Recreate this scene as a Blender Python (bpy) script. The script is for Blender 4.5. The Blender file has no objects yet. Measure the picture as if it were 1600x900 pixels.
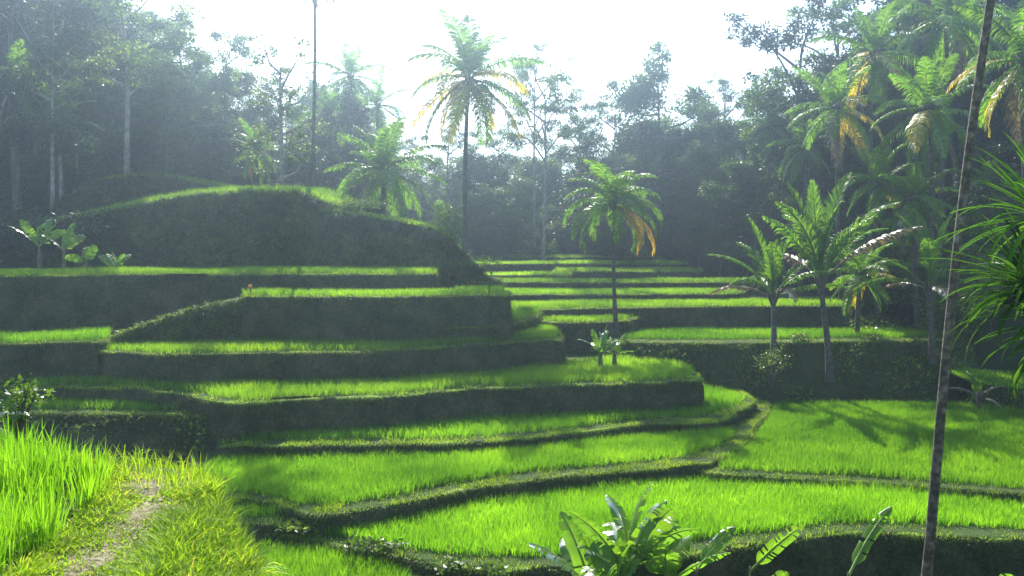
import bpy, math, random
import numpy as np
from mathutils import Vector, noise
R = math.radians
rng = np.random.default_rng(7)
random.seed(7)
SC = bpy.context.scene
COL = SC.collection

# ------------------------------------------------------------------ camera, sky, sun, exposure
F = 1386.0                      # focal length in photo pixels (1600 wide)
HOR = 385.0                     # horizon row
PITCH = math.atan((450 - HOR) / F)
cam = bpy.data.cameras.new('camera')
cam.sensor_width = 36.0
cam.lens = 36.0 * F / 1600.0
cam.clip_start = 0.05
cam.clip_end = 3000
co = bpy.data.objects.new('camera', cam)
COL.objects.link(co)
co.location = (0, 0, 0)
co.rotation_euler = (math.pi / 2 - PITCH, 0, 0)
SC.camera = co

SUN_AZ, SUN_EL = R(-9.0), R(38.0)      # azimuth clockwise from +Y
W = bpy.data.worlds.new('World')
SC.world = W
W.use_nodes = True
nt = W.node_tree
sky = nt.nodes.new('ShaderNodeTexSky')
sky.sky_type = 'NISHITA'
sky.sun_disc = False
sky.sun_elevation = SUN_EL
sky.sun_rotation = SUN_AZ
sky.dust_density = 1.0
sky.air_density = 1.0
bg = nt.nodes['Background']
bg.inputs['Strength'].default_value = 0.15
nt.links.new(sky.outputs[0], bg.inputs['Color'])
sl = bpy.data.lights.new('sun', 'SUN')
sl.energy = 5.0
sl.angle = R(0.6)
sl.color = (1.0, 0.94, 0.82)
so = bpy.data.objects.new('sun', sl)
COL.objects.link(so)
sdir = Vector((math.sin(SUN_AZ) * math.cos(SUN_EL), math.cos(SUN_AZ) * math.cos(SUN_EL), math.sin(SUN_EL)))
so.rotation_euler = sdir.to_track_quat('Z', 'Y').to_euler()
so.location = (0, 0, 60)
SC.view_settings.view_transform = 'Standard'
SC.view_settings.look = 'None'
SC.view_settings.gamma = 1.0
SC.view_settings.exposure = 1.32
SC.cycles.use_denoising = True
SC.cycles.max_bounces = 8
SC.cycles.diffuse_bounces = 3
SC.cycles.glossy_bounces = 2
SC.cycles.transmission_bounces = 4
SC.cycles.volume_bounces = 0
SC.cycles.transparent_max_bounces = 8
SC.cycles.sample_clamp_indirect = 6.0
SC.render.use_persistent_data = False
HAZE = 0.0032

# ------------------------------------------------------------------ pixel <-> world
cp, sp_ = math.cos(PITCH), math.sin(PITCH)
def ray(px, py):
    x, y = (px - 800) / F, (450 - py) / F
    return np.array([x, cp + y * sp_, -sp_ + y * cp])
def at(px, py, z=None, d=None):
    r = ray(px, py)
    t = z / r[2] if z is not None else d / r[1]
    return r * t
def proj(P):
    P = np.asarray(P, float)
    f = P[:, 1] * cp - P[:, 2] * sp_
    u = P[:, 1] * sp_ + P[:, 2] * cp
    f = np.where(f < 0.05, 0.05, f)
    return 800 + F * P[:, 0] / f, 450 - F * u / f, f
def xat(px, d):
    return (px - 800) / F * d

# ------------------------------------------------------------------ helpers
def tag(o, label=None, cat=None, group=None, kind=None):
    if label: o['label'] = label
    if cat: o['category'] = cat
    if group: o['group'] = group
    if kind: o['kind'] = kind
    return o
def mesh_np(name, V, faces, attrs=None, smooth=False):
    V = np.asarray(V, np.float32)
    me = bpy.data.meshes.new(name)
    me.vertices.add(len(V))
    me.vertices.foreach_set('co', V.ravel())
    fs = [np.asarray(f, np.int32) for f in faces if len(f)]
    loops = np.concatenate([f.ravel() for f in fs])
    tot = np.concatenate([np.full(len(f), f.shape[1], np.int32) for f in fs])
    start = np.concatenate([[0], np.cumsum(tot)[:-1]]).astype(np.int32)
    me.loops.add(len(loops))
    me.loops.foreach_set('vertex_index', loops)
    me.polygons.add(len(tot))
    me.polygons.foreach_set('loop_start', start)
    me.polygons.foreach_set('loop_total', tot)
    if smooth:
        me.polygons.foreach_set('use_smooth', np.ones(len(tot), bool))
    me.update(calc_edges=True)
    if attrs:
        for k, a in attrs.items():
            at_ = me.attributes.new(k, 'FLOAT', 'POINT')
            at_.data.foreach_set('value', np.asarray(a, np.float32))
    me.validate()
    return me
def link(name, me, mat=None, parent=None, loc=(0, 0, 0), rot=(0, 0, 0), sc=(1, 1, 1)):
    if mat is not None and len(me.materials) == 0:
        me.materials.append(mat)
    o = bpy.data.objects.new(name, me)
    COL.objects.link(o)
    o.location = loc; o.rotation_euler = rot
    o.scale = sc if hasattr(sc, '__len__') else (sc, sc, sc)
    if parent: o.parent = parent
    return o
def empty(name, loc, rz=0, sc=1.0):
    o = bpy.data.objects.new(name, None)
    COL.objects.link(o)
    o.empty_display_size = 0.3
    o.location = loc; o.rotation_euler = (0, 0, rz); o.scale = (sc, sc, sc)
    return o
def inpoly(P, poly):
    x, y = P[:, 0], P[:, 1]
    q = np.asarray(poly)[:, :2]
    ins = np.zeros(len(P), bool)
    j = len(q) - 1
    for i in range(len(q)):
        xi, yi, xj, yj = q[i][0], q[i][1], q[j][0], q[j][1]
        if yi != yj:
            c = ((yi > y) != (yj > y)) & (x < (xj - xi) * (y - yi) / (yj - yi) + xi)
            ins ^= c
        j = i
    return ins
def segdist(P, line):
    best = np.full(len(P), 1e9)
    L = np.asarray(line)[:, :2]
    for a, b in zip(L[:-1], L[1:]):
        ab = b - a
        t = np.clip(((P[:, :2] - a) @ ab) / max(ab @ ab, 1e-9), 0, 1)
        best = np.minimum(best, np.hypot(P[:, 0] - a[0] - t * ab[0], P[:, 1] - a[1] - t * ab[1]))
    return best
def catmull(P, step=0.4, closed=False):
    P = [np.asarray(p, float) for p in P]
    n = len(P)
    out = []
    for i in range(n if closed else n - 1):
        p1, p2 = P[i], P[(i + 1) % n]
        p0 = P[i - 1] if (closed or i > 0) else p1
        p3 = P[(i + 2) % n] if (closed or i < n - 2) else p2
        m = max(1, int(np.linalg.norm(p2 - p1) / step))
        for k in range(m):
            t = k / m
            out.append(0.5 * ((2 * p1) + (-p0 + p2) * t + (2 * p0 - 5 * p1 + 4 * p2 - p3) * t * t + (-p0 + 3 * p1 - 3 * p2 + p3) * t ** 3))
    if not closed: out.append(P[-1])
    return np.array(out)
def nz(x, y=0, z=0):
    return noise.noise(Vector((float(x), float(y), float(z))))

# ------------------------------------------------------------------ materials
def mat_new(name):
    m = bpy.data.materials.new(name)
    m.use_nodes = True
    m.node_tree.nodes.clear()
    return m, m.node_tree.nodes, m.node_tree.links
def leaf_mat(name, c1, c2, trans=0.5, gloss=0.06, rough=0.4, tscale=1.3, dry=None, patch=None):
    """thin leaf: c1..c2 by the leaf's own random value; light comes through it"""
    m, N, L = mat_new(name)
    out = N.new('ShaderNodeOutputMaterial')
    a = N.new('ShaderNodeAttribute'); a.attribute_name = 'var'
    rmp = N.new('ShaderNodeValToRGB')
    rmp.color_ramp.elements[0].color = (*c1, 1)
    rmp.color_ramp.elements[1].color = (*c2, 1)
    if dry:
        rmp.color_ramp.elements[1].position = 0.93
        e = rmp.color_ramp.elements.new(0.985); e.color = (*dry, 1)
    L.new(a.outputs['Fac'], rmp.inputs[0])
    col = rmp.outputs[0]
    if patch:
        tc = N.new('ShaderNodeNewGeometry')
        ns = N.new('ShaderNodeTexNoise'); ns.inputs['Scale'].default_value = patch
        ns.inputs['Detail'].default_value = 3
        L.new(tc.outputs['Position'], ns.inputs['Vector'])
        mr = N.new('ShaderNodeMapRange'); mr.inputs[1].default_value = .3; mr.inputs[2].default_value = .7
        mr.inputs[3].default_value = .62; mr.inputs[4].default_value = 1.3
        mh = N.new('ShaderNodeMapRange'); mh.inputs[1].default_value = .3; mh.inputs[2].default_value = .7; mh.inputs[3].default_value = .515; mh.inputs[4].default_value = .492
        L.new(ns.outputs[0], mh.inputs[0])
        L.new(ns.outputs[0], mr.inputs[0])
        hs = N.new('ShaderNodeHueSaturation')
        L.new(mh.outputs[0], hs.inputs['Hue']); L.new(mr.outputs[0], hs.inputs['Value']); L.new(col, hs.inputs['Color'])
        col = hs.outputs[0]
    oi = N.new('ShaderNodeObjectInfo')
    mr2 = N.new('ShaderNodeMapRange'); mr2.inputs[3].default_value = .8; mr2.inputs[4].default_value = 1.2
    L.new(oi.outputs['Random'], mr2.inputs[0])
    hs2 = N.new('ShaderNodeHueSaturation'); L.new(mr2.outputs[0], hs2.inputs['Value']); L.new(col, hs2.inputs['Color'])
    col = hs2.outputs[0]
    di = N.new('ShaderNodeBsdfDiffuse'); L.new(col, di.inputs[0])
    tr = N.new('ShaderNodeBsdfTranslucent')
    br = N.new('ShaderNodeVectorMath'); br.operation = 'MULTIPLY'
    br.inputs[1].default_value = (tscale * 1.15, tscale * 1.1, tscale * .6)
    L.new(col, br.inputs[0]); L.new(br.outputs[0], tr.inputs[0])
    mx = N.new('ShaderNodeMixShader'); mx.inputs[0].default_value = trans
    L.new(di.outputs[0], mx.inputs[1]); L.new(tr.outputs[0], mx.inputs[2])
    gl = N.new('ShaderNodeBsdfGlossy'); gl.inputs['Roughness'].default_value = rough
    gl.inputs[0].default_value = (1, 1, 1, 1)
    fr = N.new('ShaderNodeFresnel'); fr.inputs[0].default_value = 1.35
    mu = N.new('ShaderNodeMath'); mu.operation = 'MULTIPLY_ADD'
    mu.inputs[1].default_value = gloss * 5; mu.inputs[2].default_value = gloss * .3; mu.use_clamp = True
    L.new(fr.outputs[0], mu.inputs[0])
    m2 = N.new('ShaderNodeMixShader'); L.new(mu.outputs[0], m2.inputs[0])
    L.new(mx.outputs[0], m2.inputs[1]); L.new(gl.outputs[0], m2.inputs[2])
    L.new(m2.outputs[0], out.inputs[0])
    return m
def ground_mat(name, cols, scale=1.0, bump=0.4, rough=0.95, fine=14, top=None):
    """mottled surface of 3 colours; optional other colour where the surface faces up"""
    m, N, L = mat_new(name)
    out = N.new('ShaderNodeOutputMaterial'); b = N.new('ShaderNodeBsdfPrincipled')
    b.inputs['Roughness'].default_value = rough
    b.inputs['Specular IOR Level'].default_value = 0.15
    g = N.new('ShaderNodeNewGeometry')
    n1 = N.new('ShaderNodeTexNoise'); n1.inputs['Scale'].default_value = scale; n1.inputs['Detail'].default_value = 6
    n2 = N.new('ShaderNodeTexNoise'); n2.inputs['Scale'].default_value = fine; n2.inputs['Detail'].default_value = 5
    L.new(g.outputs['Position'], n1.inputs['Vector']); L.new(g.outputs['Position'], n2.inputs['Vector'])
    ad = N.new('ShaderNodeMath'); ad.operation = 'MULTIPLY_ADD'; ad.inputs[1].default_value = .5
    mu = N.new('ShaderNodeMath'); mu.operation = 'MULTIPLY'; mu.inputs[1].default_value = .5
    L.new(n1.outputs[0], ad.inputs[0]); L.new(n2.outputs[0], mu.inputs[0]); L.new(mu.outputs[0], ad.inputs[2])
    r = N.new('ShaderNodeValToRGB')
    r.color_ramp.elements[0].position = .36; r.color_ramp.elements[0].color = (*cols[0], 1)
    r.color_ramp.elements[1].position = .64; r.color_ramp.elements[1].color = (*cols[2], 1)
    e = r.color_ramp.elements.new(.5); e.color = (*cols[1], 1)
    L.new(ad.outputs[0], r.inputs[0])
    c = r.outputs[0]
    if top:
        sx = N.new('ShaderNodeSeparateXYZ'); L.new(g.outputs['Normal'], sx.inputs[0])
        mr = N.new('ShaderNodeMapRange'); mr.inputs[1].default_value = .45; mr.inputs[2].default_value = .88
        L.new(sx.outputs[2], mr.inputs[0])
        mm = N.new('ShaderNodeMix'); mm.data_type = 'RGBA'; mm.inputs[7].default_value = (*top, 1)
        L.new(mr.outputs[0], mm.inputs[0]); L.new(c, mm.inputs[6]); c = mm.outputs[2]
    L.new(c, b.inputs['Base Color'])
    bp = N.new('ShaderNodeBump'); bp.inputs['Strength'].default_value = bump; bp.inputs['Distance'].default_value = .08
    L.new(ad.outputs[0], bp.inputs['Height']); L.new(bp.outputs[0], b.inputs['Normal'])
    L.new(b.outputs[0], out.inputs[0])
    return m
def bark_mat(name, c1, c2, ring=0.0, scale=6, blotch=None):
    m, N, L = mat_new(name)
    out = N.new('ShaderNodeOutputMaterial'); b = N.new('ShaderNodeBsdfPrincipled')
    b.inputs['Roughness'].default_value = .9
    tc = N.new('ShaderNodeTexCoord')
    n1 = N.new('ShaderNodeTexNoise'); n1.inputs['Scale'].default_value = scale; n1.inputs['Detail'].default_value = 6
    L.new(tc.outputs['Object'], n1.inputs['Vector'])
    r = N.new('ShaderNodeValToRGB')
    r.color_ramp.elements[0].position = .4; r.color_ramp.elements[0].color = (*c1, 1)
    r.color_ramp.elements[1].position = .62; r.color_ramp.elements[1].color = (*c2, 1)
    if blotch:
        r.color_ramp.elements[1].position = .55
        e = r.color_ramp.elements.new(.7); e.color = (*blotch, 1)
    L.new(n1.outputs[0], r.inputs[0])
    c = r.outputs[0]; h = n1.outputs[0]
    if ring:
        wv = N.new('ShaderNodeTexWave'); wv.bands_direction = 'Z'; wv.inputs['Scale'].default_value = ring
        wv.inputs['Distortion'].default_value = 2.5; wv.inputs['Detail'].default_value = 3
        L.new(tc.outputs['Object'], wv.inputs['Vector'])
        mm = N.new('ShaderNodeMix'); mm.data_type = 'RGBA'; mm.blend_type = 'MULTIPLY'
        mm.inputs[0].default_value = .5
        L.new(c, mm.inputs[6]); L.new(wv.outputs[0], mm.inputs[7]); c = mm.outputs[2]
        h = wv.outputs[1]
    L.new(c, b.inputs['Base Color'])
    bp = N.new('ShaderNodeBump'); bp.inputs['Strength'].default_value = .6; bp.inputs['Distance'].default_value = .03
    L.new(h, bp.inputs['Height']); L.new(bp.outputs[0], b.inputs['Normal'])
    L.new(b.outputs[0], out.inputs[0])
    return m

M = {}
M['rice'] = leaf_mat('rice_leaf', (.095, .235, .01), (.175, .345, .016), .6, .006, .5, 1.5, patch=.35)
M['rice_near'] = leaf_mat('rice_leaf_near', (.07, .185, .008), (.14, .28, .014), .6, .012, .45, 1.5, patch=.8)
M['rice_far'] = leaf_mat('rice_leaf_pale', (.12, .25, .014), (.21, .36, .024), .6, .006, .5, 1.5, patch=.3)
M['verge'] = leaf_mat('verge_grass', (.15, .28, .018), (.3, .42, .03), .5, .004, .6, 1.3, dry=(.4, .36, .1), patch=.8)
M['drygrass'] = leaf_mat('dry_bank_grass', (.1, .22, .015), (.28, .42, .04), .4, .004, .6, 1.2, dry=(.45, .38, .18), patch=2.5)
M['bankgrass'] = leaf_mat('bank_grass', (.025, .07, .01), (.17, .26, .04), .4, .006, .5, 1.2, dry=(.22, .18, .08), patch=.6)
M['hedge'] = leaf_mat('bank_fern', (.02, .065, .01), (.24, .35, .06), .45, .006, .45, 1.2, dry=(.2, .15, .08), patch=.5)
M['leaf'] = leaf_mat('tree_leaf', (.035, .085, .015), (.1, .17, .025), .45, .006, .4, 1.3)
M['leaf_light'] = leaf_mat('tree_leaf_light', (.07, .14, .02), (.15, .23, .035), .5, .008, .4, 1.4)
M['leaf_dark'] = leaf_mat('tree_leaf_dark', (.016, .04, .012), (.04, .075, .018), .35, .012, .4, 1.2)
M['palm'] = leaf_mat('palm_leaflet', (.05, .13, .012), (.13, .25, .02), .5, .016, .45, 1.8)
M['palm_yel'] = leaf_mat('palm_leaflet_yellow', (.32, .3, .02), (.6, .46, .03), .5, .06, .4, 1.3)
M['palm_org'] = leaf_mat('palm_leaflet_orange', (.7, .38, .015), (.85, .58, .03), .5, .04, .4, 1.2)
M['palm_dry'] = leaf_mat('palm_leaflet_dry', (.12, .085, .05), (.25, .19, .12), .3, .04, .5, 1.1)
M['banana'] = leaf_mat('banana_leaf', (.07, .17, .015), (.13, .25, .02), .55, .05, .32, 1.8)
M['pandan'] = leaf_mat('pandan_leaf', (.025, .09, .01), (.08, .19, .018), .45, .0, .4, 1.5)
M['flower'] = leaf_mat('red_leaf', (.35, .1, .03), (.45, .28, .06), .5, .05, .4, 1.2)
M['earth'] = ground_mat('bank_earth', ((.016, .026, .01), (.045, .06, .02), (.115, .098, .052)), 1.3, 1.0, fine=9, top=(.045, .075, .015))
M['mud'] = ground_mat('paddy_mud', ((.03, .035, .016), (.045, .055, .02), (.06, .07, .025)), .8, .3)
M['soil'] = ground_mat('path_soil', ((.10, .085, .045), (.2, .165, .1), (.33, .28, .19)), 3, .8, fine=26)
M['forest_floor'] = ground_mat('forest_floor', ((.015, .025, .01), (.025, .04, .014), (.045, .055, .02)), .3, .6, fine=3)
M['bark_pale'] = bark_mat('pale_bark', (.18, .16, .13), (.36, .33, .28), 0, 3)
M['bark'] = bark_mat('brown_bark', (.06, .048, .035), (.14, .115, .085), 0, 4)
M['palmbark'] = bark_mat('palm_bark', (.07, .06, .045), (.16, .14, .11), 3.0, 5)
M['spotbark'] = bark_mat('lichen_bark', (.05, .042, .025), (.125, .1, .06), 0, 10, blotch=(.22, .22, .16))
M['stem'] = bark_mat('banana_stem', (.08, .09, .03), (.16, .14, .06), 0, 5)
M['midrib'] = ground_mat('leaf_midrib', ((.16, .24, .05), (.22, .3, .07), (.28, .34, .1)), 4, .1, .5)
M['rachis'] = ground_mat('frond_stalk', ((.08, .1, .03), (.12, .13, .04), (.16, .15, .06)), 4, .2, .5)
M['stone'] = ground_mat('mossy_stone', ((.04, .045, .035), (.07, .07, .06), (.12, .12, .1)), 3, .8)

# ------------------------------------------------------------------ blades and leaves (numpy)
def blades(P, h, w, az, lean, bend, seg=2, v=None, Nrm=None):
    """n curved blades; lean = sideways fraction at the tip, az = its direction"""
    n = len(P)
    h = np.broadcast_to(h, n); w = np.broadcast_to(w, n); lean = np.broadcast_to(lean, n); bend = np.broadcast_to(bend, n)
    d = np.stack([np.cos(az), np.sin(az), np.zeros(n)], 1)
    fa = az + math.pi / 2 + rng.uniform(-1.2, 1.2, n)
    s = np.stack([np.cos(fa), np.sin(fa), np.zeros(n)], 1)
    up = np.array([0, 0, 1.0]) if Nrm is None else Nrm
    V = np.zeros((n, 2 * seg + 1, 3), np.float32)
    for k in range(seg + 1):
        t = k / seg
        c = P + up * (h * (t - bend * t * t * .5))[:, None] + d * (h * lean * (0.35 * t + .65 * t * t))[:, None]
        if k == seg:
            V[:, 2 * seg] = c
        else:
            ww = (w * (1 - .35 * t) * .5)[:, None]
            V[:, 2 * k] = c - s * ww; V[:, 2 * k + 1] = c + s * ww
    base = (np.arange(n) * (2 * seg + 1))[:, None]
    quads = [base + np.array([[2 * k, 2 * k + 1, 2 * k + 3, 2 * k + 2]]) for k in range(seg - 1)]
    tris = base + np.array([[2 * seg - 2, 2 * seg - 1, 2 * seg]])
    if v is None: v = rng.random(n)
    return V.reshape(-1, 3), (np.concatenate(quads) if quads else np.zeros((0, 4), int)), tris, np.repeat(v, 2 * seg + 1)
class Acc:
    def __init__(s): s.V = []; s.Q = []; s.T = []; s.A = []; s.n = 0
    def add(s, V, Q, T, A):
        s.V.append(np.asarray(V, np.float32)); s.A.append(np.asarray(A, np.float32))
        if Q is not None and len(Q): s.Q.append(np.asarray(Q) + s.n)
        if T is not None and len(T): s.T.append(np.asarray(T) + s.n)
        s.n += len(V)
    def mesh(s, name, smooth=False):
        return mesh_np(name, np.concatenate(s.V), [np.concatenate(s.Q) if s.Q else [], np.concatenate(s.T) if s.T else []],
                       {'var': np.concatenate(s.A)}, smooth)
def rhombs(P, size, aspect=.5, v=None, upbias=.3, droop=0.0):
    """n folded leaf blades of four corners, random directions"""
    n = len(P)
    a = rng.normal(size=(n, 3)); a[:, 2] = a[:, 2] * .6 - droop
    a /= np.linalg.norm(a, axis=1)[:, None]
    b = rng.normal(size=(n, 3)); b -= a * (a * b).sum(1)[:, None]
    nn = np.cross(a, b); nn /= np.linalg.norm(nn, axis=1)[:, None] + 1e-9
    nn[:, 2] = np.abs(nn[:, 2]) + upbias
    b = np.cross(nn, a); b /= np.linalg.norm(b, axis=1)[:, None] + 1e-9
    s = np.broadcast_to(size, n)[:, None]
    V = np.stack([P, P + a * s * .45 + b * s * aspect * .5, P + a * s, P + a * s * .45 - b * s * aspect * .5], 1).astype(np.float32)
    Q = (np.arange(n) * 4)[:, None] + np.arange(4)[None]
    if v is None: v = rng.random(n)
    return V.reshape(-1, 3), Q, None, np.repeat(v, 4)
def tube(pts, rad, sides=7, cap=True):
    pts = np.asarray(pts, float); n = len(pts)
    rad = np.broadcast_to(rad, n)
    T = np.gradient(pts, axis=0); T /= np.linalg.norm(T, axis=1)[:, None] + 1e-9
    ref = np.array([1.0, 0, 0]) if abs(T[0][0]) < .8 else np.array([0, 1.0, 0])
    V = []
    for i in range(n):
        u = ref - T[i] * (ref @ T[i]); u /= np.linalg.norm(u); w_ = np.cross(T[i], u); ref = u
        for k in range(sides):
            a = 2 * math.pi * k / sides
            V.append(pts[i] + rad[i] * (u * math.cos(a) + w_ * math.sin(a)))
    Q = []
    for i in range(n - 1):
        for k in range(sides):
            k2 = (k + 1) % sides
            Q.append((i * sides + k, i * sides + k2, (i + 1) * sides + k2, (i + 1) * sides + k))
    T3 = []
    if cap:
        V.append(pts[-1]); c = len(V) - 1
        for k in range(sides): T3.append(((n - 1) * sides + k, (n - 1) * sides + (k + 1) % sides, c))
    return np.array(V), np.array(Q), np.array(T3) if T3 else None, np.full(len(V), .5)

# ------------------------------------------------------------------ the lie of the land
def smooth(a, b, x):
    t = np.clip((x - a) / (b - a), 0, 1); return t * t * (3 - 2 * t)
def gz(x, y):
    x = np.asarray(x, float); y = np.asarray(y, float)
    c = np.interp(y, [-40, 20, 38, 46, 52, 60, 75, 90, 130, 220, 500, 1500], [-9.2, -9.2, -8.6, -6.8, -5.4, -4.3, -2.9, -1.5, 2, 15, 30, 40])
    l = np.interp(y, [-40, 20, 38, 46, 52, 60, 80, 130, 220, 500, 1500], [-9.2, -9.2, -8.6, -4, .2, 2.4, 5, 12, 22, 34, 40])
    t = smooth(-4, -11, x + (y - 40) * .1)
    z = c * (1 - t) + l * t
    xr = np.interp(y, [-40, 0, 30, 40, 46, 60, 90, 150], [60, 50, 34, 28, 20.5, 20, 23, 30])
    r = np.clip(x - xr, 0, 26)
    z = z + r * .62 - r * r * .004
    nr = np.clip(x - 8.5, 0, 10) * smooth(20, 10, y) * smooth(-30, 0, y)
    z = z + nr * .75
    und = np.vectorize(lambda a, b: nz(a * .07, b * .07, 3))(x, y)
    cor = 1 - smooth(-9, -5, x) * smooth(19, 15, x) * smooth(95, 85, y)
    z = z + und * np.interp(y, [30, 60, 120], [.3, .8, 2.5]) * (.15 + .85 * cor)
    return z
def build_ground():
    ys = np.concatenate([np.arange(-40, 140, 1.5), np.arange(140, 400, 12), np.arange(400, 1501, 100)])
    xs = np.concatenate([np.arange(-1200, -140, 100), np.arange(-140, -60, 8), np.arange(-60, 60.1, 1.5), np.arange(68, 141, 8), np.arange(240, 1201, 100)])
    X, Y = np.meshgrid(xs, ys)
    Z = gz(X, Y)
    V = np.stack([X.ravel(), Y.ravel(), Z.ravel()], 1)
    nx, ny = len(xs), len(ys)
    i, j = np.meshgrid(np.arange(nx - 1), np.arange(ny - 1))
    b = (j * nx + i).ravel()
    Q = np.stack([b, b + 1, b + nx + 1, b + nx], 1)
    o = link('ground', mesh_np('ground', V, [Q], smooth=True), M['forest_floor'])
    tag(o, 'dark leafy valley floor and forested slopes behind the terraces', 'ground', kind='structure')
build_ground()

# ------------------------------------------------------------------ terraces
TERR = []
def terrace(z, rim, back, rice=None, drop=1.6, batter=.16, label='', rice_h=.38, dens=460, mat='rice', vergeh=.1, bw=.017,
            rlabel='', world=False, clump=.2, bank=26, vdens=220, step=.4, vlabel=None, ridge=0.0):
    cv = (lambda p: at(p[0], p[1], z=z)) if not world else (lambda p: np.array([p[0], p[1], z]))
    r = catmull([cv(p) for p in rim], step)
    # irregular, hand-cut edge
    for i in range(len(r)):
        k = nz(r[i][0] * .9, r[i][1] * .9, z) * .17 + nz(r[i][0] * 3, r[i][1] * 3, z) * .06
        r[i][1] += k
    bk = np.array([cv(p) for p in back]) if len(back) else np.zeros((0, 3))
    poly = np.concatenate([r, bk])
    area = 0.5 * np.sum(poly[:, 0] * np.roll(poly[:, 1], -1) - np.roll(poly[:, 0], -1) * poly[:, 1])
    if area < 0: poly = poly[::-1]
    n = len(poly)
    tn = np.roll(poly, -1, 0) - np.roll(poly, 1, 0)
    nr = np.stack([tn[:, 1], -tn[:, 0], np.zeros(n)], 1); nr /= np.linalg.norm(nr, axis=1)[:, None] + 1e-9
    rows = [(0, -.10, .0), (0, 0, -.03), (1, .05, -.10)]   # rounded lip
    ts = np.linspace(0, 1, max(3, int(drop / .3)))[1:]
    V = []
    V.append(poly + nr * -.12 + [0, 0, ridge])
    V.append(poly + nr * -.02 + [0, 0, -.02 + ridge * .6])
    V.append(poly + nr * .03 + [0, 0, -.1])
    for t in ts:
        off = np.array([nz(p[0] * 1.1, p[1] * 1.1, z - t * drop * 1.1) * .2 + nz(p[0] * 3, p[1] * 3, z - t * drop * 3) * .07 for p in poly])
        V.append(poly + nr * (.03 + batter * drop * t + off)[:, None] + [0, 0, -.1 - (drop - .1) * t])
    inner = poly + nr * -.42; inner[:, 2] = z
    Vv = np.concatenate([inner] + V)
    k = len(V) + 1
    Q = []
    for a in range(k - 1):
        i = np.arange(n); j = (i + 1) % n
        Q.append(np.stack([a * n + j, a * n + i, (a + 1) * n + i, (a + 1) * n + j], 1))
    # the flat top as one n-gon
    me = mesh_np('terrace', Vv, [np.concatenate(Q)], smooth=True)
    import bmesh
    bm = bmesh.new(); bm.from_mesh(me); bm.verts.ensure_lookup_table()
    try:
        f = bm.faces.new([bm.verts[i] for i in range(n)])
        bmesh.ops.triangulate(bm, faces=[f])
    except ValueError: pass
    bmesh.ops.recalc_face_normals(bm, faces=bm.faces)
    bm.to_mesh(me); bm.free()
    o = link('terrace', me, M['earth'])
    tag(o, label, 'terrace', kind='structure')
    T = dict(z=z, poly=poly, nr=nr, rim=r, rice=None, drop=drop, batter=batter, bank=bank, vdens=vdens, vergeh=vergeh,
             rh=rice_h, dens=dens, mat=mat, bw=bw, rlabel=rlabel or label, clump=clump, label=label)
    T['band'] = None
    if isinstance(rice, tuple): T['band'] = rice; T['rice'] = poly
    elif rice is not None: T['rice'] = np.array([cv(p) for p in rice])
    TERR.append(T)
    return T
def covered(P, z):
    c = np.zeros(len(P), bool)
    for T in TERR:
        if T['z'] > z + .05: c |= inpoly(P, T['poly'])
    return c
def onscreen(P, m=120):
    u, v, f = proj(P)
    return (u > -m) & (u < 1600 + m) & (v < 1000) & (f > .3)
def sample_poly(poly, dens):
    q = np.asarray(poly)[:, :2]
    lo, hi = q.min(0), q.max(0)
    n = int((hi[0] - lo[0]) * (hi[1] - lo[1]) * dens)
    P = rng.uniform(lo, hi, (n, 2))
    return P[inpoly(P, q)]
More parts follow.
